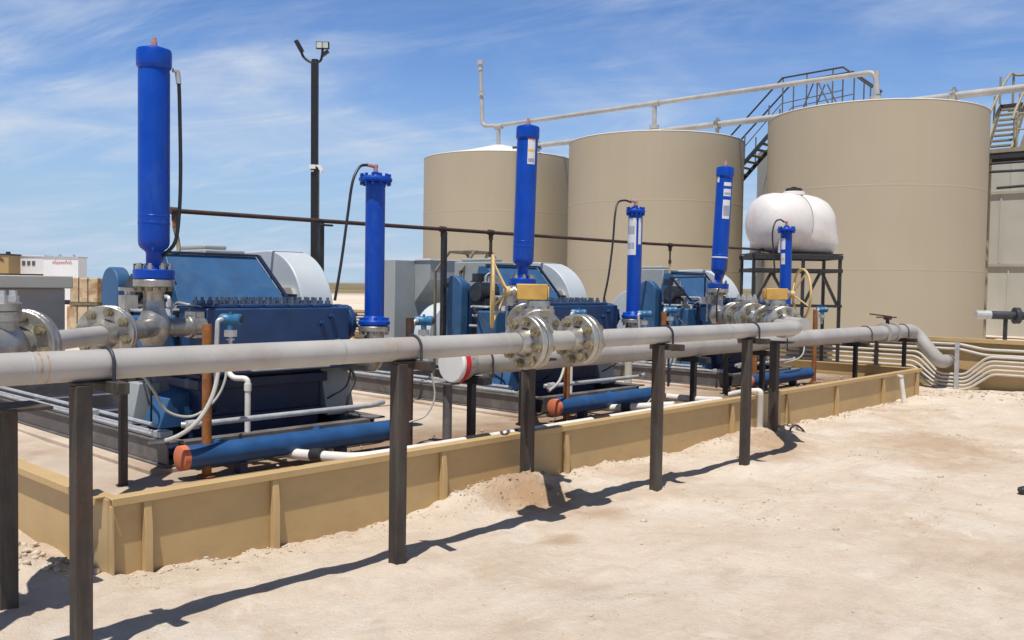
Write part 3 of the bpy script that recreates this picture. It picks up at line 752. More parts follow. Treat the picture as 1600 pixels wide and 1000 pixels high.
short_damper(9.23, 'short blue stabiliser with narrow top flange and worn white stickers', 
             [(9.14, 6.51, 2.69), (9.0, 6.5, 2.70), (8.86, 6.5, 2.66), (8.78, 6.48, 2.5), (8.74, 6.47, 2.2), (8.66, 6.46, 1.8), (8.60, 6.48, 1.5)], top_r=.118,
             stickers=[(-225, -136, 2.05, 2.50, 'label'), (-118, -90, 2.18, 2.50, 'label'), (-215, -150, 2.12, 2.20, 'label_grey'), (-215, -150, 2.3, 2.40, 'label_grey')], lean=.3)
short_damper(13.30, 'short blue stabiliser farthest away, in front of the white plastic tank', 
             [(13.21, 6.51, 2.71), (13.08, 6.5, 2.73), (12.92, 6.5, 2.68), (12.84, 6.5, 2.5), (12.85, 6.48, 2.2), (12.9, 6.47, 1.8)], top_r=.14,
             stickers=[(-207, -163, 2.28, 2.45, 'label'), (-207, -163, 2.05, 2.22, 'label'), (-200, -168, 2.10, 2.15, 'label_yellow')], lean=-.3)

# ------------------------------------------------------------------ discharge lines, 45 degrees between header and pumps
DZ = 1.30
def discharge(x, label, parts):
    """x: pump tee position.  Diagonal centre line is x - y = const through the tee at (x, 6.5)."""
    t = thing('discharge_line', label, 'pipe assembly', (x, 6.5, 1.1), 'diagonal discharge lines from header to pumps')
    D = V((.7071, .7071, 0)); T = V((x, 6.5, DZ))
    at = lambda s: T - D * s              # s metres from the tee back towards the header
    # tee body, vertical neck and run to the fluid end
    bm = NB(); lathe(bm, [(.075, -.13), (.10, -.085), (.118, -.03), (.122, .01), (.112, .06), (.088, .11), (.078, .14), (.072, .20)], T, (0, 0, 1), 32)
    tube(bm, smoothpath([at(.30), at(.10), T + V((.10, 0, 0)), T + V((.42, .06, .0))], .09), .068, 20)
    obj('tee', bm, 'stainless', t, 50)
    bm = NB(); lathe(bm, [(.072, .19), (.072, .25), (.09, .285), (.10, .30)], T, (0, 0, 1), 28); lathe(bm, [(.141, .302), (.145, .307), (.145, .352), (.141, .357)], T, (0, 0, 1), 40); obj('neck_flange', bm, 'stainless', t)
    bm = NB(); bolts(bm, T + V((0, 0, .30)), (0, 0, 1), .112, 8, .02, -.03, 0, .1); obj('nuts', bm, 'brass_bolt', t, 30)
    bm = NB(); disc(bm, T + V((.30, .045, 0)), (1, .14, 0), .085, .05, 28); disc(bm, T + V((.22, .03, 0)), (1, .1, 0), .072, .1, 28); obj('union', bm, 'stainless', t)
    # instrument block beside the neck
    bm = NB(); box(bm, T + V((-.21, .02, .14)), T + V((-.11, .12, .24))); cyl(bm, T + V((-.16, .07, .24)), T + V((-.16, .07, .29)), .025, 10); cyl(bm, T + V((-.12, .05, .17)), T + V((-.05, .03, .17)), .02, 10)
    bar(bm, T + V((-.24, .04, .285)), T + V((-.08, .04, .275)), .03, .025); cyl(bm, T + V((-.16, .07, -.10)), T + V((-.16, .07, .14)), .011, 8); obj('needle_valve', bm, 'stainless', t)
    flange_pair(t, at(.85), D, .185, .045, 8, .019, hub=.068)
    bm = NB(); cyl(bm, at(.76), at(.28), .066, 24); obj('reducer', bm, 'stainless', t)
    s0, s1 = parts
    bm = NB(); cyl(bm, at(s0), at(.94), .057, 28); obj('pipe', bm, 'pipe', t)
    return t, at, D
# first pump: check valve standing on the post at the left edge
t, at, D = discharge(3.14, 'grey diagonal discharge line into the nearest pump, flange beside a blue case', (1.92, .71))
bm = NB(); cyl(bm, at(3.46), at(2.54), .066, 24); obj('pipe', bm, 'pipe', t)
def check_valve(c, D, label):
    c = V(c); v = thing('check_valve', label, 'valve', (c.x, c.y, c.z - .2), 'cast check valves on the discharge lines')
    bm = NB(); lathe(bm, [(.08, -.24), (.10, -.17), (.14, -.09), (.15, 0), (.14, .09), (.10, .17), (.08, .24)], c, D, 32); B_ = obj('valve_body', bm, 'stainless', v, 50)
    bm = NB(); lathe(bm, [(.12, .0), (.118, .135), (.138, .14), (.138, .185)], c, (0, 0, 1), 32); obj('bonnet', bm, 'stainless', v)
    bm = NB(); lathe(bm, [(.138, .19), (.138, .225), (.125, .235)], c, (0, 0, 1), 32); obj('bonnet_cover', bm, 'stainless', v)
    bm = NB(); bolts(bm, c + V((0, 0, .235)), (0, 0, 1), .105, 8, .022, 0, .03); bolts(bm, c + V((0, 0, .235)), (0, 0, 1), .105, 8, .013, .03, .055); obj('nuts', bm, 'galv', v, 30)
    for s in (-1, 1): flange_pair(v, c + V(D) * s * .30, D, .19, .045, 8, .018, hub=.07)
    return v
check_valve(at(2.26), D, 'cast check valve with bolted round cover, cut off by the left edge')

def gate_valve(c, D, side, label):
    """plug valve on the discharge line, yellow gearbox on top and a dished handwheel out to one side"""
    c = V(c); v = thing('gear_valve', label, 'valve', (c.x, c.y, c.z - .2), 'gear operated valves with yellow handwheels')
    bm = NB(); lathe(bm, [(.075, -.22), (.10, -.16), (.13, -.10), (.135, 0), (.13, .10), (.10, .16), (.075, .22)], c, D, 28); obj('valve_body', bm, 'stainless', v, 50)
    bm = NB(); lathe(bm, [(.12, .02), (.115, .12), (.135, .13), (.135, .165), (.10, .175), (.095, .235)], c, (0, 0, 1), 28); bolts(bm, c + V((0, 0, .165)), (0, 0, 1), .115, 8, .015, -.05, .03); obj('bonnet', bm, 'stainless', v)
    for s in (-1, 1): flange_pair(v, c + D * s * .28, D, .175, .042, 8, .017, hub=.066)
    q = V((-D.y, D.x, 0)) * side               # outwards to the wheel
    g0 = c + V((0, 0, .305)) + q * (.07 if side > 0 else 0)
    bm = NB(); bar(bm, g0 - q * .14, g0 + q * .10, .15, .125); bar(bm, g0 - q * .155, g0 - q * .142, .11, .09); G_ = obj('gearbox', bm, 'yellow', v, bevel=.018)
    bm = NB(); cyl(bm, g0 + q * .10, g0 + q * .17, .03, 14); cyl(bm, g0 + q * .11, g0 + q * .13, .05, 14); obj('gear_shaft', bm, 'stainless', v)
    hub = g0 + q * .17; wc = hub + q * (.12 if side > 0 else .11); Rw = .28
    x, y, a = frame(q)
    bm = NB(); ring = [wc + (x * math.cos(2*PI*i/48) + y * math.sin(2*PI*i/48)) * Rw for i in range(49)]
    tube(bm, ring, .0145, 10, caps=False)
    for i in range(4):
        an = 2*PI*i/4 + .5
        tube(bm, [hub, wc + (x*math.cos(an) + y*math.sin(an)) * Rw], .0095, 8)
    lathe(bm, [(.04, -.02), (.045, .02), (.03, .035)], hub, q, 16)
    obj('handwheel', bm, 'pale_yellow', v)
    return v
t, at, D = discharge(7.19, 'grey diagonal discharge line into the middle pump, behind the header flanges', (1.98, .71))
bm = NB(); cyl(bm, at(3.40), at(2.70), .066, 24); obj('pipe', bm, 'pipe', t)
gate_valve(at(2.50), D, 1, 'valve with ochre gearbox and handwheel seen edge on, behind the header flanges')
t, at, D = discharge(11.25, 'grey diagonal discharge line into the farthest pump, ending in bolted flanges', (1.00, .71))
check_valve(at(1.36), D, 'cast check valve with round cover on the farthest discharge line')
bm = NB(); cyl(bm, at(3.36), at(2.84), .066, 24); cyl(bm, at(1.98), at(1.6), .066, 24); obj('pipe', bm, 'pipe', t)
gate_valve(at(2.50), D, -1, 'valve with ochre gearbox and round handwheel showing, near the white plastic tank')

# ------------------------------------------------------------------ front header pipe on posts
HY, HZ = 4.05, 1.275
t = thing('header_pipe', 'long pale grey header pipe on posts across the front, with two bolted flanges', 'pipe', (4.5, HY, 1.2))
bm = NB(); cyl(bm, (-2.5, HY, HZ), (4.42, HY, HZ), .068, 36); obj('pipe', bm, 'pipe', t)
bm = NB(); cyl(bm, (4.62, HY, HZ), (5.0, HY, HZ), .068, 36); lathe(bm, [(.07, 0), (.075, .03), (.066, .12)], (4.80, HY, HZ), (.7071, .7071, 0), 28); cyl(bm, (4.83, HY + .07, HZ), (5.0, 4.30, HZ), .062, 24); obj('tee_spool', bm, 'pipe', t)
bm = NB(); tube(bm, smoothpath([(5.17, HY, HZ), (8.62, HY, HZ), (8.62 + .45, HY + .45, HZ)], .22, 10), .067, 36); obj('pipe', bm, 'pipe', t)
for x in (4.55, 5.10): flange_pair(t, (x, HY, HZ), (1, 0, 0), .182, .05, 8, .021, hub=.07)
for x in (-.2, 1.42, 3.0, 4.30, 5.7, 7.2):
    bm = NB(); lathe(bm, [(.0685, -.008), (.0705, 0), (.0685, .008)], (x, HY, HZ), (1, 0, 0), 36, caps=False); obj('weld_bead', bm, 'pipe', t)
for x, w in ((1.445, .006), (1.475, .004), (3.36, .003)):
    bm = NB(); lathe(bm, [(.0682, -w), (.0695, 0), (.0682, w)], (x, HY, HZ), (1, 0, 0), 36, caps=False); obj('rust_ring', bm, 'rust_wash', t)

def header_post(x, y, z1, label, w=.075, plate=True, ub=.12, base=-.35, plate_len=.30, group='dark steel posts under the front header pipe'):
    t = thing('support_post', label, 'post', (x, y, 0), group)
    bm = NB(); box(bm, (x - w/2, y - w/2, base), (x + w/2, y + w/2, z1)); obj('column', bm, 'post', t, bevel=.006)
    if plate:
        bm = NB(); box(bm, (x - w/2 - .03, y - plate_len/2, z1 + .001), (x + .17, y + plate_len/2, z1 + .018)) if plate == 'wide' else bar(bm, (x + ub, y - plate_len/2, z1 - .012), (x + ub, y + plate_len/2, z1 - .012), .055, .05)
        if plate != 'wide': box(bm, (x - w/2 - .005, y - .035, z1 + .001), (x + ub + .03, y + .035, z1 + .012))
        obj('cross_plate', bm, 'post', t, bevel=.003)
    return t
def ubolt(x, y, z, r, label, group='dark U bolts clamping the pipes', drop=.10):
    pts = [(x, y - r - .008, z - r - drop)] + [(x, y - (r + .008)*math.cos(PI*i/16), z + (r + .008)*math.sin(PI*i/16)) for i in range(17)] + [(x, y + r + .008, z - r - drop)]
    bm = NB(); tube(bm, pts, .0085, 8)
    cyl(bm, (x, y - r - .008, z - r - drop - .02), (x, y - r - .008, z - r - drop + .005), .017, 6); cyl(bm, (x, y + r + .008, z - r - drop - .02), (x, y + r + .008, z - r - drop + .005), .017, 6)
    return tag(obj('u_bolt', bm, 'motor_dark', None, 40, loc=(x, y, z - r)), label, 'clamp', group)
for x, l, u in ((1.62, 'thick dark header post nearest the camera, its foot below the picture edge', 'dark U bolt on the header beside a rust streak, nearest the camera'),
                (3.41, 'tall grey header post standing clear on the dirt, with its shadow crossing a bar', 'dark U bolt on the header above the tall post standing clear on the dirt'),
                (6.08, 'dark header post with cross plate, standing where a dirt ridge meets the pipe shadow', 'dark U bolt on the header right of the two bolted flanges'),
                (7.52, 'dark header post closest to where the header pipe ends', 'dark U bolt on the header nearest the pipe end')):
    header_post(x, HY - .02, HZ - .082, l)
    ubolt(x + .12, HY, HZ, .068, u, drop=.035)
RG = 'dark posts beside the containment wall under the discharge valves'
header_post(1.60, 4.88, 1.0, 'dark brown post at the left edge carrying the check valve', w=.085, plate='wide', group=RG)
header_post(5.40, 4.80, 1.06, 'thick dark post rising from a reddish dirt mound at the wall', w=.085, plate='wide', group=RG)
header_post(9.40, 4.70, 1.06, 'dark post at the wall where the header shadow bends back', w=.085, plate='wide', group=RG)
for k, l in enumerate(('slim black post on the slab behind the thick front post', 'slim black post hidden behind the mound post', 'slim black post on the slab before the farthest pump')):
    header_post(2.74 + PX*k, 6.12, 1.16, l, w=.05, plate=False, base=FL - .02, group='slim black posts under the diagonal lines')

# ------------------------------------------------------------------ rear suction header
SY, SZ, SR = 5.62, .98, .115
t = thing('suction_header', 'thick pale grey lower pipe with red ringed blank end and an elbow at the berm', 'pipe', (10, SY, .86))
bm = NB(); tube(bm, smoothpath([(5.45, SY, SZ), (16.40, SY, SZ), (16.40, SY - .45, .46), (16.98, SY - .45, .46)], .2, 8), SR, 36); obj('pipe', bm, 'pipe', t)
bm = NB(); disc(bm, (5.395, SY, SZ), (1, 0, 0), .165, .05, 44); bolts(bm, (5.40, SY, SZ), (1, 0, 0), .142, 12, .012, -.04, .06); obj('red_ring', bm, 'red', t)
bm = NB(); disc(bm, (5.345, SY, SZ), (1, 0, 0), .165, .045, 44, .012); obj('blank_cover', bm, 'white', t)
bm = NB(); lathe(bm, [(.155, 0), (.15, .05), (.117, .13)], (5.42, SY, SZ), (1, 0, 0), 36); obj('flange_hub', bm, 'pipe', t)
for x in (5.80, 8.0, 10.6, 12.9, 15.35, 16.2):
    bm = NB(); lathe(bm, [(SR, -.012), (SR + .003, 0), (SR, .012)], (x, SY, SZ), (1, 0, 0), 36, caps=False); obj('weld_bead', bm, 'pipe', t)
bm = NB(); lathe(bm, [(SR, -.2), (.135, -.16), (.14, -.12), (.14, .12), (.135, .16), (SR, .2)], (15.2, SY, SZ), (1, 0, 0), 36)
lathe(bm, [(.16, -.03), (.16, .03)], (15.0, SY, SZ), (1, 0, 0), 36); lathe(bm, [(.16, -.03), (.16, .03)], (15.42, SY, SZ), (1, 0, 0), 36); Bv = obj('valve_body', bm, 'pipe', t)
bm = NB(); cyl(bm, (15.2, SY, SZ + .13), (15.2, SY, SZ + .23), .03, 12); box(bm, (15.15, SY - .05, SZ + .21), (15.25, SY + .05, SZ + .27)); bar(bm, (15.2, SY - .02, SZ + .265), (14.96, SY + .2, SZ + .30), .04, .02); bar(bm, (15.0, SY + .1, SZ + .25), (15.3, SY - .1, SZ + .25), .04, .02)
obj('valve_lever', bm, 'dark_rust', Bv)
for x, l in ((5.58, 'black post beside the red ringed blank end of the lower pipe'), (9.22, 'black pipe post in front of the farthest pump skid'), (10.90, 'black pipe post left of the grey drain pipe on the wall'),
             (13.92, 'black T topped pipe post near the lever valve'), (16.0, 'black T topped pipe post next to the elbow')):
    t = thing('pipe_stand', l, 'post', (x, SY, FL), 'black stands under the lower pipe')
    bm = NB(); box(bm, (x - .03, SY - .03, -.1 if x > 15 else FL - .02), (x + .03, SY + .03, SZ - SR - .07)); obj('column', bm, 'black', t, bevel=.004)
    bm = NB(); box(bm, (x - .05, SY - .20, SZ - SR - .068), (x + .05, SY + .20, SZ - SR - .004)); obj('cross_plate', bm, 'black', t, bevel=.004)
for x, l in ((5.72, 'dark U bolt on the lower pipe beside its red ring'), (11.35, 'dark U bolt on the lower pipe behind the end of the header'), (14.25, 'dark U bolt on the lower pipe left of the lever valve'), (15.85, 'dark U bolt on the lower pipe just before its elbow')):
    ubolt(x, SY, SZ, SR, l, 'dark U bolts on the lower pipe', drop=.0)

t = thing('blank_end_stand', 'grey round stand under the blank end of the lower pipe', 'post', (5.30, SY, FL))
bm = NB(); cyl(bm, (5.34, SY + .05, FL - .02), (5.34, SY + .05, .80), .04, 16); obj('column', bm, 'skid', t)
bm = NB(); box(bm, (5.27, SY - .03, .80), (5.41, SY + .13, .812)); obj('saddle', bm, 'skid', t)
bm = NB(); cyl(bm, (10.03, 7.12, FL - .02), (10.03, 7.12, .95), .05, 16); disc(bm, (10.03, 7.12, .96), (0, 0, 1), .10, .03)
tag(obj('grey_stub_post', bm, 'conduit', None, loc=(10.03, 7.12, FL)), 'short pale grey pipe post below the narrow flanged stabiliser', 'post')

# ------------------------------------------------------------------ instrument posts and transmitters
def inst_post(x, y, z1, label, m='rust', r=.034):
    t = thing('instrument_post', label, 'post', (x, y, FL), 'rusty instrument posts by the pumps')
    bm = NB(); cyl(bm, (x, y, FL - .02), (x, y, z1), r, 16); obj('column', bm, m, t)
    bm = NB(); disc(bm, (x, y, FL + .01), (0, 0, 1), .07, .012, 24, .002); obj('base_plate', bm, m, t)
def transmitter(x, y, z, label, s=1, tail=None):
    t = thing('transmitter', label, 'pressure transmitter', (x, y, z - .2), 'small blue transmitters')
    bm = NB(); a = V((.5, -.87, 0)); c = V((x, y, z))
    lathe(bm, [(.03, -.085), (.042, -.07), (.042, -.03), (.036, -.02), (.036, .02), (.042, .03), (.042, .075), (.03, .085)], c, a, 20)
    cyl(bm, c, c + V((0, 0, -.075)), .024, 14); cyl(bm, c + V((0, 0, .03)), c + V((0, 0, .055)), .012, 8); obj('housing', bm, 'light_blue', t)
    bm = NB(); disc(bm, c + a * .087, a, .025, .006, 18, .001); obj('display', bm, 'motor_dark', t)
    bm = NB(); box(bm, c + V((-.035, -.03, -.125)), c + V((.035, .03, -.077))); cyl(bm, c + V((.0, 0, -.22)), c + V((0, 0, -.12)), .014, 10); cyl(bm, c + V((0, 0, -.15)), c + V((0, 0, -.14)), .03, 8); obj('manifold', bm, 'galv', t)
    if tail:
        bm = NB(); tube(bm, smoothpath([c + V((-.03*s, .02, .0)), c + V((-.085*s, .03, .0))] + [V(p) for p in tail], .04), .017, 10); obj('conduit', bm, 'galv', t)
    return t
PAIRS = [('nearest', 0), ('middle', 1), ('farthest', 2)]
OL = ['bright orange rusty post standing by the red capped blue pipe end nearest the camera', 'orange rusty post beside the middle red capped blue pipe', 'orange rusty post behind the last header posts']
TL = ['blue transmitter on bent grey conduit beside the nearest orange post', 'blue transmitter behind the second header flange', 'blue transmitter in front of the farthest blue chain case']
for k in range(3):
    x = 3.28 + PX*k
    inst_post(x, 5.98, 1.345, OL[k])
    transmitter(x + .19, 5.99, 1.375, TL[k], 1, [(x + .095, 6.02, 1.15), (x + .095, 6.02, .9)])
inst_post(5.02, 5.80, 1.37, 'brown rusty post behind the tall grey front post', 'dark_rust')
inst_post(9.12, 5.98, 1.37, 'orange topped post between the header pipe and the farthest blue case', 'rust')
inst_post(13.25, 5.98, 1.36, 'orange brown post right of the yellow handwheel', 'rust')
transmitter(5.22, 5.85, 1.34, 'blue transmitter behind the header near the red ringed pipe end', 1, [(5.1, 5.9, 1.2), (5.1, 5.9, .9)])
transmitter(9.27, 5.99, 1.39, 'teal blue transmitter right of the orange topped post', 1, [(9.2, 6.02, 1.15), (9.2, 6.02, .9)])
transmitter(13.50, 5.99, 1.36, 'blue transmitter right of the orange brown post by the handwheel', 1, [(13.4, 6.02, 1.15), (13.4, 6.02, .9)])
transmitter(8.75, 6.0, 1.35, 'blue transmitter beside the silver spool of the narrow flanged stabiliser', 1, [(8.68, 6.02, 1.15), (8.68, 6.02, .9)])

# flexible cables hanging by the posts
def cable(pts, r, m, label):
    bm = NB(); tube(bm, catmull(pts), r, 8); return tag(obj('cable', bm, m, None, loc=pts[-1]), label, 'cable', 'flexible cables on the pumps')
cable([(3.39, 6.0, 1.15), (3.35, 5.95, 1.0), (3.27, 5.9, .82), (3.14, 5.88, .66), (2.98, 5.9, .57), (2.86, 6.0, .545)], .016, 'hose_grey', 'thick grey cable looping in front of the nearest orange post to the skid corner')
cable([(3.58, 6.25, 1.1), (3.55, 6.2, .92), (3.46, 6.2, .76), (3.30, 6.22, .66), (3.14, 6.28, .70), (3.04, 6.3, .86), (2.97, 6.4, 1.02)], .010, 'hose_grey', 'thin grey cable sagging beside the nearest orange post')
cable([(7.30, 6.02, 1.1), (7.26, 5.95, .9), (7.12, 5.9, .70), (6.95, 5.9, .60)], .014, 'hose_grey', 'grey cable looping beside the middle orange post')
cable([(7.28, 6.2, .95), (7.1, 6.2, .84), (6.9, 6.2, .84), (6.72, 6.3, .95)], .009, 'hose_grey', 'thin grey cable sagging behind the mound post')
cable([(5.18, 5.7, .9), (5.2, 5.68, .7), (5.12, 5.7, .55), (4.98, 5.75, .5)], .008, 'hose_grey', 'thin grey cable hanging right of the brown rusty post')
cable([(12.95, 6.0, .85), (12.8, 5.95, .72), (12.5, 5.9, .65), (12.1, 5.9, .62)], .010, 'hose_grey', 'thin cable drooping toward the orange brown post by the handwheel')
cable([(8.95, 6.0, .9), (9.0, 5.95, .7), (8.93, 5.9, .5), (8.7, 5.9, .33)], .009, 'hose_grey', 'thin grey cable dropping at the end of the middle blue pipe')
cable([(4.93, 6.5, .93), (4.94, 6.44, .80), (4.84, 6.4, .66), (4.82, 6.4, .5)], .012, 'hose_black', 'black cable on the pale pump foot of the nearest pump')

# ------------------------------------------------------------------ white PVC line along the inside of the wall
t = thing('drain_line', 'white PVC drain line lying inside the front wall', 'pipe', (6, 5.2, .40))
bm = NB(); tube(bm, smoothpath([(3.95, 6.3, .34), (3.98, 5.9, .335), (4.10, 5.30, .37), (4.45, 5.16, .40), (9.1, 5.16, .40), (9.25, 5.5, .36), (9.3, 6.2, .34)], .12), .042, 16); obj('pipe', bm, 'pvc', t)
bm = NB(); tube(bm, [(8.0, 6.3, .33), (8.02, 5.9, .335), (8.2, 5.22, .42)], .04, 14); obj('branch', bm, 'pvc', t)
for (a, b2) in (((4.0, 5.72, .355), (4.02, 5.62, .365)), ((8.05, 5.78, .35), (8.07, 5.68, .36))):
    bm = NB(); cyl(bm, a, b2, .05, 16); obj('coupling', bm, 'black', t)
for x0, x1 in ((5.05, 5.32), (5.62, 5.86), (6.7, 6.95)):
    bm = NB(); cyl(bm, (x0, 5.16, .40), (x1, 5.16, .40), .046, 16); obj('coupling', bm, 'black', t)
t = thing('wall_drain', 'white PVC pipe crossing the wall top with a grey drop down its face', 'pipe', (9.5, 4.9, 0))
bm = NB(); tube(bm, smoothpath([(9.5, 5.3, .42), (9.5, 5.1, .48), (9.5, 4.91, .50), (9.5, 4.91, .44)], .04), .034, 14); obj('elbow', bm, 'pvc', t)
bm = NB(); cyl(bm, (9.5, 4.91, .46), (9.5, 4.91, -.05), .036, 14); obj('drop_pipe', bm, 'conduit', t)
bm = NB(); cyl(bm, (13.72, 4.86, .42), (13.76, 4.80, -.05), .036, 12); cyl(bm, (13.715, 4.862, .40), (13.72, 4.857, .43), .045, 12)
tag(obj('leaning_pipe', bm, 'pvc', None, loc=(13.76, 4.80, 0)), 'short white pipe leaning against the far end of the wall', 'pipe')

# ------------------------------------------------------------------ overhead lube line
t = thing('overhead_line', 'long thin dark line carried above the three pumps to the white plastic tank', 'pipe', (7.3, 7.8, 2.2))
bm = NB(); tube(bm, [(3.93, 7.78, 2.275), (7.3, 7.78, 2.295), (11.5, 7.78, 2.315), (15.15, 7.75, 2.37)], .022, 10); obj('pipe', bm, 'dark_rust', t)
bm = NB()
for x, z in ((3.95, 2.275), (7.22, 2.295), (8.02, 2.30), (12.0, 2.317)): cyl(bm, (x - .04, 7.78, z), (x + .04, 7.78, z), .034, 10); cyl(bm, (x, 7.78, z - .09), (x, 7.78, z + .02), .028, 10)
obj('pipe_tees', bm, 'dark_rust', t)
for x, z, n in ((8.02, 2.3, 0), (12.0, 2.31, 1), (3.95, 2.27, 2)):
    bm = NB()
    if n == 0: cyl(bm, (x, 7.78, z), (x, 7.78, z - .24), .020, 8); cyl(bm, (x, 7.78, z - .24), (x, 7.78, z - .30), .026, 8); obj('drop', bm, 'dark_rust', t)
    if n == 1: cyl(bm, (x, 7.78, z), (x, 7.78, z - .22), .014, 8); cyl(bm, (x, 7.78, z - .22), (x, 7.78, z - .28), .024, 8); obj('drop', bm, 'dark_rust', t)
    if n == 2: cyl(bm, (x, 7.78, z), (x, 7.78, z - .14), .022, 8); obj('drop', bm, 'rust', t)
bm = NB(); tube(bm, catmull([(12.0, 7.78, 2.03), (12.0, 7.78, 1.9), (11.98, 7.75, 1.8), (11.9, 7.7, 1.72)]), .014, 8); obj('yellow_hose', bm, 'pale_yellow', t)
bm = NB(); tube(bm, catmull([(3.95, 7.78, 2.13), (3.97, 7.76, 2.0), (3.95, 7.72, 1.9), (3.85, 7.7, 1.86), (3.72, 7.7, 1.85)]), .02, 8); obj('green_hose', bm, 'olive', t)
bm = NB(); box(bm, (15.10, 7.70, 2.33), (15.22, 7.80, 2.43)); cyl(bm, (15.16, 7.75, 2.43), (15.16, 7.75, 2.5), .03, 10); obj('valve', bm, 'white', t)
for x, w, l in ((5.52, .055, 'black square line post in front of the light pole'), (7.24, .055, 'dark square line post against the pale cabinet')):
    bm = NB(); box(bm, (x - w/2, 7.78 - w/2, FL), (x + w/2, 7.78 + w/2, 2.265))
    if x > 6: box(bm, (x - .05, 7.74, 1.62), (x + .05, 7.745, 1.68))
    else: box(bm, (x - .04, 7.70, 2.23), (x + .10, 7.745, 2.25))
    tag(obj('line_post', bm, 'black', None, loc=(x, 7.78, FL), bevel=.004), l, 'post', 'dark posts carrying the overhead line')

# ------------------------------------------------------------------ cabinets on the slab
t = thing('equipment_cabinet', 'dull grey steel cabinet with a paler overhanging lid at the left edge', 'cabinet', (3.4, 11.0, FL))
bm = NB(); box(bm, (2.55, 10.98, FL - .02), (4.24, 12.2, 1.54)); obj('body', bm, 'grey_box', t, bevel=.01)
bm = NB(); box(bm, (2.5, 10.90, 1.541), (4.30, 12.28, 1.685)); obj('lid', bm, 'grey_lid', t, bevel=.012)
t = thing('control_cabinet', 'pale grey weatherproof cabinet with a sloping hood, behind the nearest short stabiliser', 'cabinet', (9.8, 11.2, FL))
bm = NB(); box(bm, (9.20, 11.0, FL - .02), (10.4, 11.32, 2.03)); obj('body', bm, 'lightgrey', t, bevel=.008)
bm = NB(); prism(bm, [(10.64, 1.72), (10.998, 1.36), (10.998, 2.03), (10.64, 2.03)], 'x', 9.61, 10.24); obj('intake_hood', bm, 'lightgrey', t, bevel=.006)
bm = NB(); box(bm, (9.59, 10.61, 2.032), (10.26, 11.0, 2.06)); obj('hood_lid', bm, 'white', t)
bm = NB(); prism(bm, [(9.75 - .55*math.cos(PI*i/20), .82 + .55*math.sin(PI*i/20)) for i in range(21)] + [(10.3, FL - .02), (9.2, FL - .02)], 'y', 10.2, 10.55); obj('blower_casing', bm, 'white_guard', t, bevel=.01)
bm = NB()
for a, b2 in (((8.50, 8.8, 1.83), (8.76, 8.8, 2.11)), ((8.76, 8.8, 2.11), (9.09, 8.8, 2.10)), ((8.89, 8.8, 1.83), (9.02, 8.8, 2.10)), ((8.48, 8.8, 1.83), (8.92, 8.8, 1.83)),
              ((8.50, 9.3, 1.83), (8.76, 9.3, 2.11)), ((8.76, 9.3, 2.11), (9.09, 9.3, 2.10)), ((8.76, 8.8, 2.11), (8.76, 9.3, 2.11)), ((9.09, 8.8, 2.10), (9.09, 9.3, 2.10)),
              ((9.09, 8.8, 2.10), (9.36, 8.8, 1.83)), ((8.50, 8.8, 1.83), (8.50, 8.8, FL)), ((9.36, 8.8, 1.83), (9.36, 8.8, FL)), ((8.50, 9.3, 1.83), (8.50, 9.3, FL)), ((9.09, 9.3, 2.10), (9.36, 9.3, 1.83)), ((9.36, 9.3, 1.83), (9.36, 9.3, FL))):
    bar(bm, a, b2, .03)
tag(obj('lifting_frame', bm, 'olive', None, loc=(8.9, 9, FL)), 'olive steel frame of thin bars behind the edge on handwheel', 'frame')

bm = NB()
for a, b2 in (((11.05, 7.15, 1.80), (12.0, 7.15, 1.83)), ((11.05, 7.15, 1.80), (11.05, 7.15, FL)), ((11.1, 7.15, 1.79), (11.62, 7.15, 1.47)), ((11.62, 7.15, 1.47), (12.0, 7.15, 1.47)), ((12.0, 7.15, 1.83), (12.0, 7.15, FL))): bar(bm, a, b2, .022)
tag(obj('guard_frame', bm, 'navy', None, loc=(11.5, 7.15, FL)), 'thin dark blue bar frame in front of the farthest pump hood', 'frame')
# ------------------------------------------------------------------ light pole
t = thing('light_pole', 'tall black square light pole with two lamp arms and a white camera', 'light pole', (9.45, 13.6, 0))
lean = V((-.165, .18, 0)) * .62     # the pole stands slightly out of plumb
b0 = V((9.46, 13.5, 0)); tp = V((9.18, 13.14, 5.40))
bm = NB(); bar(bm, b0, tp, .115, .115, (0.7, .7, 0)); obj('pole', bm, 'pole_black', t, bevel=.006)
U = V((.679, -.734, 0)); Vw = V((.734, .678, 0))
bm = NB()
tube(bm, catmull([tp + V((0, 0, .0)), tp - U*.10 + V((0,0,.02)), tp - U*.20 + V((0,0,.10)), tp - U*.245 + V((0,0,.22))]), .022, 8)
tube(bm, catmull([tp, tp + U*.09 + V((0,0,.03)), tp + U*.12 + V((0,0,.12)), tp + U*.13 + V((0,0,.24))]), .022, 8)
bar(bm, tp + U*.12 + V((0,0,.12)), tp + U*.23 + V((0,0,.20)), .07, .05)
cyl(bm, tp - V((0,0,.03)), tp + V((0,0,.05)), .06, 12)
obj('lamp_arms', bm, 'pole_black', t)
bm = NB(); c = tp - U*.27 + V((0,0,.27)); bar(bm, c + U*.05 + V((0,0,-.09)), c - U*.05 + V((0,0,.09)), .12, .07, U); obj('floodlight', bm, 'pole_black', t, bevel=.006)
c = tp + U*.13 + V((0,0,.29))
bm = NB(); bar(bm, c - U*.11, c + U*.11, .07, .12); Fl = obj('floodlight', bm, 'pole_black', t, bevel=.004)
bm = NB()
for s in (-1, 1): bar(bm, c + U*(.052*s - .045) - Vw*.037, c + U*(.052*s + .045) - Vw*.037, .006, .095)
obj('lens', bm, 'lens', Fl)
q = b0.lerp(tp, .675)
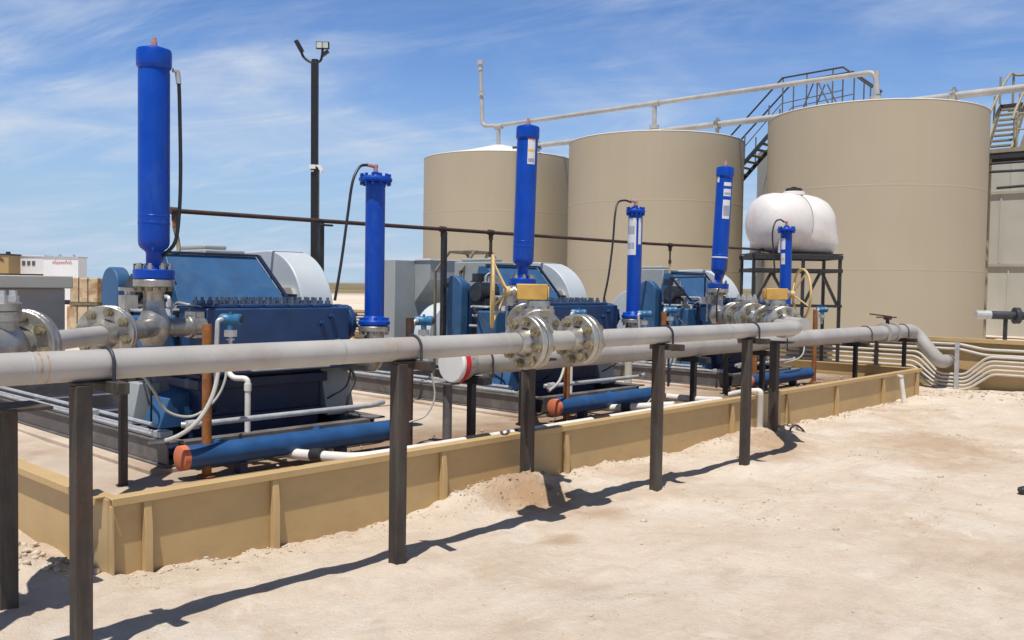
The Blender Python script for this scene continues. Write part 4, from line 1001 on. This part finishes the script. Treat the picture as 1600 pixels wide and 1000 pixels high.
bm = NB(); bar(bm, q - U*.075 - Vw*.06, q + U*.03 - Vw*.06, .06, .07); bar(bm, q + U*.02 - Vw*.05 + V((0,0,.02)), q + U*.11 - Vw*.05 + V((0,0,.02)), .035, .03); bar(bm, q + U*.09 - Vw*.05 + V((0,0,.015)), q + U*.14 - Vw*.05 - V((0,0,.07)), .05, .06)
bar(bm, q - U*.08 - Vw*.065 - V((0,0,.07)), q + U*.0 - Vw*.065 - V((0,0,.07)), .02, .025); cyl(bm, q + U*.125 - Vw*.05 - V((0,0,.10)), q + U*.125 - Vw*.05 - V((0,0,.04)), .03, 10); obj('security_camera', bm, 'white', t)
bm = NB(); tube(bm, [q + U*.075 - Vw*.03, b0.lerp(tp, .1) + U*.075 - Vw*.03], .015, 6); obj('conduit', bm, 'skid', t)

# ------------------------------------------------------------------ storage tanks
def tank(c, r, z0, z1, apex, label, cat, group, m, seams, roof='tank_roof', n=96, vs=0):
    t = thing('storage_tank', label, cat, (c[0], c[1], z0), group)
    bm = NB(); lathe(bm, [(r, 0), (r, z1 - z0)], (c[0], c[1], z0), (0, 0, 1), n, caps=False); obj('shell', bm, m, t)
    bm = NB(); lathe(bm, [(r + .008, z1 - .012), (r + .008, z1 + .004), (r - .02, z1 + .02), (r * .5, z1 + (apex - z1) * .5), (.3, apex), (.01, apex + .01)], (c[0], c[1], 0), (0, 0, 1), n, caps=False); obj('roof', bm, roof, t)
    for z in seams:
        bm = NB(); lathe(bm, [(r, z - .03), (r + .0035, z - .008), (r + .0035, z + .008), (r, z + .03)], (c[0], c[1], 0), (0, 0, 1), n, caps=False); obj('weld_seam', bm, m, t)
    if vs:
        bm = NB()
        for k in range(vs):
            for j, (a0, b0_) in enumerate(zip([z0] + seams, seams + [z1])):
                a = 2*PI*(k + .5*(j % 2)) / vs + .13; p = V((c[0] + r*math.cos(a), c[1] + r*math.sin(a), 0))
                bar(bm, p + V((0, 0, a0)), p + V((0, 0, b0_)), .05, .03, (math.cos(a), math.sin(a), 0))
        obj('vertical_seam', bm, m, t)
    return t
TG = 'large tan storage tanks in a row'
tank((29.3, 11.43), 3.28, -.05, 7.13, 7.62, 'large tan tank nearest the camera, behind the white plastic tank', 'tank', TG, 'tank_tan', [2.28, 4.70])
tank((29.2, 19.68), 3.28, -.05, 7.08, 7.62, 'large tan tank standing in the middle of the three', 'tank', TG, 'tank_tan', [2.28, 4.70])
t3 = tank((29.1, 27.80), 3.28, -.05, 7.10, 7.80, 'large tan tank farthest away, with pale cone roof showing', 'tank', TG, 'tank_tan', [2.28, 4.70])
bm = NB(); tube(bm, [(27.33, 24.93, 7.25), (27.22, 24.96, 7.0), (27.19, 25.0, .1)], .05, 8); bar(bm, (27.6, 25.6, 7.33), (28.2, 24.6, 7.33), .12, .08); obj('gauge_pipe', bm, 'walk_dark', t3)
GG = 'pale grey tanks in the back row'
tank((37, 15.85), 3.28, -.05, 7.35, 7.8, 'pale grey tank seen through the gap between two tan tanks', 'tank', GG, 'tank_grey', [2.6, 5.1], vs=12)
t = thing('panel_tank', 'pale grey flat panelled tank at the right edge below the walkway', 'tank', (39, 5, 0))
bm = NB(); box(bm, (39, -6, -.05), (45, 11.85, 7.1))
for y in (1.1, 4.6, 7.2, 10.2): box(bm, (38.97, y - .03, 2.83), (38.998, y + .03, 5.5))
for y in (2.3, 5.8, 8.0, 9.86): box(bm, (38.97, y - .03, 0), (38.998, y + .03, 2.68)); box(bm, (38.97, y - .03, 5.62), (38.998, y + .03, 6.99))
obj('shell', bm, 'tank_grey', t)
for z in (2.75, 5.56, 7.06):
    bm = NB(); box(bm, (38.92, -6, z - .055), (38.996, 11.85, z + .055)); obj('stiffener_band', bm, 'grey_box', t)

# vent lines over the tanks
t = thing('vent_line', 'pale vent pipe over the tan tanks with a tall capped riser', 'pipe', (29.2, 20, 7.6))
vz = 8.66
bm = NB(); tube(bm, smoothpath([(29.2, 29.12, 11.3), (29.2, 28.95, 8.78), (29.2, 27.9, 8.70), (29.2, 11.40, 8.62), (29.2, 11.35, 7.9)], .3, 8), .088, 20); obj('pipe', bm, 'pipe', t)
bm = NB(); cyl(bm, (29.2, 29.13, 11.28), (29.2, 29.13, 11.62), .12, 16); cyl(bm, (29.2, 29.13, 11.55), (29.2, 29.13, 11.72), .17, 16); obj('riser_cap', bm, 'galv', t)
bm = NB(); cyl(bm, (29.2, 29.05, 10.15), (29.2, 29.05, 10.25), .16, 16); obj('riser_flange', bm, 'galv', t)
for y in (27.95, 19.76, 11.38):
    bm = NB(); cyl(bm, (29.2, y, 7.55), (29.2, y, 8.64), .085, 16); cyl(bm, (29.2, y, 7.7), (29.2, y, 7.84), .18, 18); cyl(bm, (29.2, y, 7.5), (29.2, y, 7.7), .14, 16); (y > 12) and cyl(bm, (29.2, y-.2, 8.655), (29.2, y+.2, 8.655), .118, 16); obj('vent_leg', bm, 'pipe' , t)
t = thing('gas_line', 'second pale pipe running lower behind the tank tops', 'pipe', (31, 17, 7.8))
bm = NB(); tube(bm, [(31, 28, 7.98), (31, 18, 7.94), (31, 9, 7.92), (31, 1, 7.86)], .115, 18); obj('pipe', bm, 'pipe', t)
for y in (9.6, 18.1, 27.2):
    bm = NB(); cyl(bm, (31, y - .08, 7.935), (31, y + .08, 7.935), .19, 18); cyl(bm, (31, y, 7.935), (31, y, 8.2), .05, 10); cyl(bm, (31, y, 7.45), (31, y, 7.93), .07, 10); obj('valve', bm, 'stainless', t)

# stair and walkway between the rows
t = thing('tank_stair', 'dark steel stair and railing climbing behind the tan tanks', 'stairs', (33, 18, 0))
def seg(bm, pts, r=.03, n=8): tube(bm, pts, r, n)
for x in (32.6, 33.5):
    bm = NB(); bar(bm, (x, 22.3, 2.2), (x, 16.45, 7.95), .05, .15); obj('stringer', bm, 'walk_dark', t)
bm = NB()
for i in range(27):
    s = i / 27; box(bm, (32.63, 22.3 - 5.85*s - .12, 2.2 + 5.75*s + .0), (33.47, 22.3 - 5.85*s + .12, 2.2 + 5.75*s + .035))
obj('treads', bm, 'olive', t)
bm = NB(); box(bm, (32.6, 12.6, 7.95), (33.5, 16.4, 8.02)); obj('landing', bm, 'olive', t)
for x in (32.6, 33.5):
    bm = NB(); seg(bm, [(x, 22.3, 3.5), (x, 18.56, 7.62), (x, 16.28, 9.72), (x, 13.93, 9.78), (x, 12.84, 8.9)], .036); obj('handrail', bm, 'walk_dark', t)
    bm = NB(); seg(bm, [(x, 22.3, 2.8), (x, 16.3, 8.75), (x, 13.9, 8.95)], .02)
    for y, z in ((16.25, 9.70), (15.3, 9.73), (14.3, 9.75), (13.5, 9.4), (12.9, 8.9)): seg(bm, [(x, y, 8.0), (x, y, z)], .028)
    for i in range(6): seg(bm, [(x, 21.8 - i, 2.7 + i*.98), (x, 21.8 - i, 3.75 + i*1.0)], .028)
    seg(bm, [(x, 15.6, 8.05), (x, 15.0, 9.45)], .028); seg(bm, [(x, 14.9, 9.45), (x, 14.2, 8.05)], .028)
    obj('guard_rail', bm, 'skid', t)
bm = NB()
for x in (32.55, 33.55):
    for y in (16.4, 12.6): cyl(bm, (x, y, -.05), (x, y, 7.95), .07, 10)
obj('columns', bm, 'walk_tan', t)

t = thing('walkway_tower', 'tan steel walkway and steep stair at the right edge above the grey tank', 'stairs', (33, 7, 0))
bm = NB(); box(bm, (32.4, 2.0, 6.20), (33.4, 9.25, 6.33)); obj('deck', bm, 'walk_tan', t)
bm = NB(); box(bm, (32.42, 2.0, 6.02), (32.48, 9.25, 6.199)); box(bm, (33.3, 2.0, 6.02), (33.36, 9.25, 6.199)); obj('deck_beam', bm, 'walk_dark', t)
bm = NB()
for i in range(8): box(bm, (32.7 + .16*i, 8.30, 6.45 + .195*i), (32.95 + .16*i, 8.98, 6.50 + .195*i))
obj('treads', bm, 'walk_tan', t)
for y in (9.02, 8.26):
    bm = NB(); bar(bm, (32.6, y, 6.3), (34.0, y, 8.02), .06, .22); obj('stringer', bm, 'walk_tan', t)
    bm = NB(); tube(bm, catmull([(32.5, y, 7.25), (33.0, y - .02, 7.8), (33.9, y - .25, 8.95), (34.2, y - .5, 9.0), (34.2, y - 1.6, 8.95)], 5), .045, 8)
    for xx, z0, z1 in ((32.75, 6.5, 7.5), (33.3, 7.1, 8.2), (33.9, 7.8, 8.95)): cyl(bm, (xx, y, z0), (xx, y, z1), .035, 8)
    obj('handrail', bm, 'walk_tan', t)
bm = NB(); box(bm, (33.9, 5.0, 7.93), (34.9, 9.0, 8.02)); obj('upper_deck', bm, 'walk_dark', t)
bm = NB()
for y in (8.7, 8.0, 7.3, 6.6, 5.9): cyl(bm, (34.2, y, 8.0), (34.2, y, 9.0), .04, 8)
for z in (8.5,): tube(bm, [(34.2, 9, z), (34.2, 5, z)], .03, 6)
tube(bm, [(32.45, 8.1, 6.9), (32.45, 2, 6.9)], .03, 6); tube(bm, [(32.45, 8.1, 7.4), (32.45, 2, 7.4)], .03, 6)
for y in (8.1, 6.6, 5.1): cyl(bm, (32.45, y, 6.33), (32.45, y, 7.4), .035, 8)
bar(bm, (32.9, 8.1, 6.3), (33.0, 7.6, 8.0), .12, .12); bar(bm, (32.9, 7.4, 6.4), (33.0, 7.7, 8.0), .10, .10)
obj('guard_rail', bm, 'walk_tan', t)
bm = NB()
for x, y in ((32.5, 9.1), (33.3, 9.1), (32.5, 3.0), (33.3, 3.0)): cyl(bm, (x, y, -.05), (x, y, 6.2), .06, 8)
obj('columns', bm, 'walk_tan', t)
bm = NB(); tube(bm, smoothpath([(32.3, 9.6, 5.6), (32.3, 6.9, 5.55), (32.3, 6.9, 5.1), (32.3, 8.6, 5.05)], .05), .045, 8); cyl(bm, (32.35, 9.5, 5.85), (32.35, 4, 5.85), .04, 8); obj('pipe_hanger', bm, 'walk_dark', t)

t = thing('tank_manifold', 'dark flanged pipe on thin legs in front of the grey tank', 'pipe', (24.2, 6, 0))
bm = NB(); tube(bm, [(23.85, 6.62, 1.13), (24.9, 5.3, 1.11), (26.5, 3.4, 1.1)], .10, 16); cyl(bm, (24.35, 6.0, 1.12), (24.42, 5.91, 1.12), .2, 18); cyl(bm, (24.55, 5.74, 1.12), (24.6, 5.68, 1.12), .2, 18); obj('pipe', bm, 'motor_dark', t)
bm = NB(); cyl(bm, (23.78, 6.7, 1.13), (24.0, 6.43, 1.13), .108, 16); obj('end_cap', bm, 'galv', t)
bm = NB()
for x, y in ((24.22, 6.15), (24.75, 5.5), (25.8, 4.2)): bar(bm, (x, y, -.05), (x, y, 1.04), .08)
bar(bm, (24.75, 5.5, 1.0), (24.45, 5.2, 0), .07); obj('legs', bm, 'black', t)

# ------------------------------------------------------------------ white plastic tank on its stand
C0 = V((15.51, 7.51, 0))
def L2(u, v, z): return C0 + U*u + Vw*v + V((0, 0, z))
t = thing('tank_stand', 'dark steel stand with diagonal braces under the white plastic tank', 'stand', (C0.x, C0.y, 0))
bm = NB()
for u in (-.76, .11, .76):
    for v in ((-.42, .42) if u != .11 else (-.42,)): bar(bm, L2(u, v, -.05), L2(u, v, 2.27), .05, .05, (U.x, U.y, 0))
obj('legs', bm, 'black', t)
bm = NB()
for v in (-.42, .42):
    for z, h in (((2.235, .075), (2.0, .065)) if v > 0 else ((2.235, .075), (2.0, .065), (1.38, .05))):
        bar(bm, L2(-.80, v - .034*(1 if v > 0 else -1) * -1.05, z), L2(.80, v - .034*(1 if v > 0 else -1) * -1.05, z), .012, h)
for u in (-.76, .76):
    for z, h in ((2.235, .07), (2.0, .065)): bar(bm, L2(u, -.38, z), L2(u, .38, z), .012, h)
bar(bm, L2(-.80, 0, 2.29), L2(.80, 0, 2.29), .9, .02)
obj('frame_rails', bm, 'black', t)
bm = NB()
for v in (-.40,):
    for a, b2 in (((-.44, 1.97), (-.73, 1.40)), ((-.44, 1.97), (-.10, 1.40)), ((.42, 1.97), (.14, 1.40)), ((.45, 1.97), (.73, 1.40))):
        bar(bm, L2(a[0], v, a[1]), L2(b2[0], v, b2[1]), .045, .045, (Vw.x, Vw.y, 0))
obj('braces', bm, 'black', t)
zb = 2.302; r0 = .535
ax = (U * .93 + Vw * .36).normalized(); sx_ = V((-ax.y, ax.x, 0))
t = thing('plastic_tank', 'white milky plastic tank lying on the dark stand with a black lid', 'tank', (C0.x, C0.y, zb))
bm = NB()
prof = [(-.80, .06), (-.785, .20), (-.745, .33), (-.68, .435), (-.58, .50), (-.42, .533), (-.2, .54), (.03, .54), (.055, .522), (.085, .522), (.11, .538), (.3, .532), (.46, .51), (.60, .462), (.70, .385), (.77, .27), (.80, .14), (.805, .05)]
rings = []
cz = zb + .545
for tt, r in prof:
    ring = []
    for i in range(48):
        a = 2*PI*i/48; cy_ = math.cos(a); sz = math.sin(a)
        rr = r
        zz = sz * rr
        k_ = sstep(-.15, .25, tt)          # moulded, squarer belly towards the leg end
        if sz < 0:
            p_ = 1 - .55 * k_
            rr = rr + k_ * max(0, .50 - rr) * .9 * abs(sz) ** .6
            cy_ = math.copysign(abs(cy_) ** p_, cy_); zz = -abs(sz) ** p_ * min(.545, rr * (1 + .12*k_))
        bulge = .97
        ring.append(bm.verts.new(V((C0.x, C0.y, cz)) + ax*tt + sx_*(cy_*rr*bulge) + V((0, 0, zz))))
    rings.append(ring)
for k in range(len(rings)-1):
    for i in range(48): bm.faces.new((rings[k][i], rings[k][(i+1) % 48], rings[k+1][(i+1) % 48], rings[k+1][i]))
bm.faces.new(rings[0][::-1]); bm.faces.new(rings[-1])
obj('shell', bm, 'poly', t, 60)
for u0 in (-.45,):
    for s in (-1, 1):
        bm = NB(); lathe(bm, [(.105, 0), (.10, .2), (.095, .40), (.085, .52), (.06, .60), (.02, .64)], V((C0.x, C0.y, zb)) + ax*u0 + sx_*(s*.41), (0, 0, 1), 20)
        obj('leg', bm, 'poly', t, 60)
bm = NB(); lathe(bm, [(.20, -.03), (.19, .03), (.17, .04)], V((C0.x, C0.y, cz + .54)) + ax*.05, (0, 0, 1), 28); obj('neck', bm, 'poly', t)
bm = NB(); lathe(bm, [(.145, 0), (.145, .05), (.12, .062), (.05, .066), (.045, .085), (.02, .09)], V((C0.x, C0.y, cz + .58)) + ax*.05, (0, 0, 1), 28); obj('lid', bm, 'black', t)
bm = NB()
ar = []
for i in range(41):
    a = -.1*PI + 1.2*PI * i/40
    ar.append(V((C0.x, C0.y, cz)) + ax*.07 + sx_*(math.cos(a)*.528) + V((0, 0, math.sin(a)*.528)))
tube(bm, ar, .006, 6); obj('groove_line', bm, 'hose_grey', t)  # thin grey tube darkens the moulded groove, standing in for its shaded line

# ------------------------------------------------------------------ conduits on the berm wall
CG = 'pale conduits strapped along the berm wall'
def conduit(pts, r, label):
    bm = NB(); tube(bm, smoothpath(pts, .10, 5), r, 10); return tag(obj('wall_conduit', bm, 'conduit', None, loc=(16.75, 5, 0)), label, 'conduit', CG)
WX = 16.74
up = ['highest pale conduit on the berm wall, stepping down at the right', 'second highest pale conduit on the berm wall, stepping down at the right']
for i in range(2):
    zl = .765 - .085*i; zr = .695 - .095*i
    conduit([(WX, 22, zl - .02), (WX, 5.1, zl), (WX, 4.95, zl), (WX, 4.55, zr), (WX, -4, zr + .03)], .024, up[i])
lo = ['topmost of the pale conduits dipping under the grey elbow', 'second of the pale conduits dipping under the grey elbow', 'middle one of the pale conduits dipping under the grey elbow',
      'fourth of the pale conduits dipping under the grey elbow', 'lowest of the pale conduits dipping under the grey elbow']
for i in range(5):
    zl = .60 - .085*i; zd = .245 - .062*i; zr = .575 - .072*i
    conduit([(WX - .02, 22, zl - .02), (WX - .02, 5.62 + .03*i, zl), (WX - .02, 5.28 + .012*i, zd), (WX - .02, 4.85 - .012*i, zd), (WX - .02, 4.50 - .02*i, zr), (WX - .02, -4, zr + .02)], .022, lo[i])
for y, l in ((4.97, 'grey strut post holding the conduits right of the elbow'), (6.35, 'slim dark strut post holding the conduits left of the elbow')):
    bm = NB(); box(bm, (WX - .075, y - .035, -.1), (WX - .052, y + .035, .80)); tag(obj('conduit_strut', bm, 'galv' if y < 5.5 else 'black', None, loc=(WX - .06, y, 0)), l, 'post', 'struts holding the wall conduits')

# ------------------------------------------------------------------ distant yard, far left
def rel(lat, dep, z=0): return U*lat + Vw*dep + V((0, 0, z))
def ubox(bm, l0, l1, d0, d1, z0, z1):
    P_ = [rel(l0, d0, z0), rel(l1, d0, z0), rel(l1, d1, z0), rel(l0, d1, z0), rel(l0, d0, z1), rel(l1, d0, z1), rel(l1, d1, z1), rel(l0, d1, z1)]
    v = [bm.verts.new(p) for p in P_]
    for f in [(0,3,2,1),(4,5,6,7),(0,1,5,4),(1,2,6,5),(2,3,7,6),(3,0,4,7)]: bm.faces.new([v[i] for i in f])
def script(bm, l0, l1, d, z, h, th, seed):
    rr = random.Random(seed); n = 9; x = l0; st = (l1 - l0) / n
    for i in range(n):
        hh = h * rr.choice((.55, .6, .65, 1.0)); dz = -h*.4 if rr.random() < .3 else 0
        pts = [rel(x, d, z), rel(x + st*.35, d, z + hh), rel(x + st*.6, d, z + hh*.5 + dz), rel(x + st, d, z)]
        tube(bm, catmull(pts, 4), th, 4); x += st
def wheels(t, ls, d, r=.45):
    for l in ls:
        bm = NB(); cyl(bm, rel(l, d + .15, r), rel(l, d + .4, r), r, 18); obj('wheel', bm, 'black', t)
t = thing('site_trailer', 'tan site trailer with dark lettering at the left edge, behind the grey cabinet', 'trailer', rel(-33.5, 58), 'trailers parked far behind')
bm = NB(); ubox(bm, -36.5, -32.05, 58, 59.4, 1.95, 3.1); obj('body', bm, 'trailer_tan', t)
bm = NB(); ubox(bm, -36.6, -32.0, 57.95, 59.45, 3.105, 3.2); ubox(bm, -32.5, -32.3, 58.5, 58.7, 3.2, 3.35); obj('roof', bm, 'walk_dark', t)
bm = NB(); script(bm, -33.6, -32.35, 57.985, 2.75, .22, .035, 3); obj('lettering', bm, 'brown_print', t)
bm = NB(); ubox(bm, -36.5, -32.05, 58.1, 59.3, 1.7, 1.949); obj('chassis', bm, 'black', t); wheels(t, (-35.5, -33.2), 58)
t = thing('white_trailer', 'white trailer with three small grey windows, far left', 'trailer', rel(-31, 60), 'trailers parked far behind')
bm = NB(); ubox(bm, -32.6, -30.85, 60, 61.2, 1.95, 3.1); obj('body', bm, 'trailer_white', t)
bm = NB(); ubox(bm, -32.65, -30.8, 59.95, 61.25, 3.105, 3.18); obj('roof', bm, 'white', t)
bm = NB()
for l in (-32.25, -31.92, -31.6): ubox(bm, l, l + .2, 59.97, 59.996, 2.52, 2.8)
obj('windows', bm, 'trailer_dark', t)
bm = NB(); ubox(bm, -32.6, -30.85, 60.1, 61.1, 1.72, 1.949); obj('chassis', bm, 'black', t); wheels(t, (-32.2, -31.3), 60)
t = thing('white_container', 'white box container with faded red lettering on its side, far left', 'container', rel(-29.6, 59), 'trailers parked far behind')
bm = NB(); ubox(bm, -30.35, -28.1, 59, 60.2, .3, 3.02); obj('body', bm, 'trailer_white', t)
bm = NB(); ubox(bm, -30.4, -28.05, 58.95, 60.25, 3.025, 3.1); ubox(bm, -29.65, -29.5, 59.5, 59.65, 3.1, 3.25); ubox(bm, -28.75, -28.6, 59.5, 59.65, 3.1, 3.25); obj('roof', bm, 'galv', t)
bm = NB(); script(bm, -29.75, -28.5, 58.985, 2.66, .2, .025, 8); obj('lettering', bm, 'red_print', t)
bm = NB(); ubox(bm, -30.1, -28.3, 59.2, 60, 0, .299); obj('skid_base', bm, 'black', t)
for i, (l0, l1, z0, z1, d, l) in enumerate(((-13.6, -12.75, .85, 1.70, 28.0, 'tan rust streaked crate on top of the stack far left'), (-12.72, -11.9, .85, 1.62, 28.3, 'rusty tan crate beside the top crate, next to the blue case'),
                                     (-13.7, -12.7, 0, .84, 28.0, 'lower tan crate under the rust streaked one'), (-12.66, -11.8, 0, .84, 28.3, 'lower tan crate nearest the blue case'))):
    c = thing('pallet_crate', l, 'crate', rel((l0 + l1)/2, d, z0), 'tan crates stacked far behind')
    bm = NB(); ubox(bm, l0, l1, d, d + .9, z0 + .08, z1); obj('body', bm, 'crate', c, bevel=.03)
    bm = NB(); ubox(bm, l0, l1, d - .02, d + .92, z0, z0 + .078); obj('pallet', bm, 'olive', c)
    bm = NB()
    for f in (.33, .66): ubox(bm, l0 + (l1-l0)*f - .015, l0 + (l1-l0)*f + .015, d - .006, d + .9, z0 + .09, z1 + .004)
    obj('straps', bm, 'dark_rust', c)

# odd bits lying on the dirt
bm = NB(); tube(bm, catmull([(9.80, 4.70, .0), (9.86, 4.70, .07), (9.93, 4.66, .09), (9.97, 4.60, .03)]), .012, 7)
tag(obj('bent_rod', bm, 'dark_rust', None, loc=(9.8, 4.7, 0)), 'small dark bent rod poking out of the dirt by the wall', 'rod')
rk = bmesh.new(); bmesh.ops.create_icosphere(rk, subdivisions=2, radius=.05)
for v in rk.verts: v.co = V((v.co.x * 1.2, v.co.y, v.co.z * .8)) * (1 + .35 * noise.noise(v.co * 22)); v.co += V((8.33, 1.93, .03 + gh(8.33, 1.93)))
tag(obj('dark_rock', rk, 'black', None, loc=(8.33, 1.93, 0)), 'small dark rock at the right edge of the dirt', 'rock')
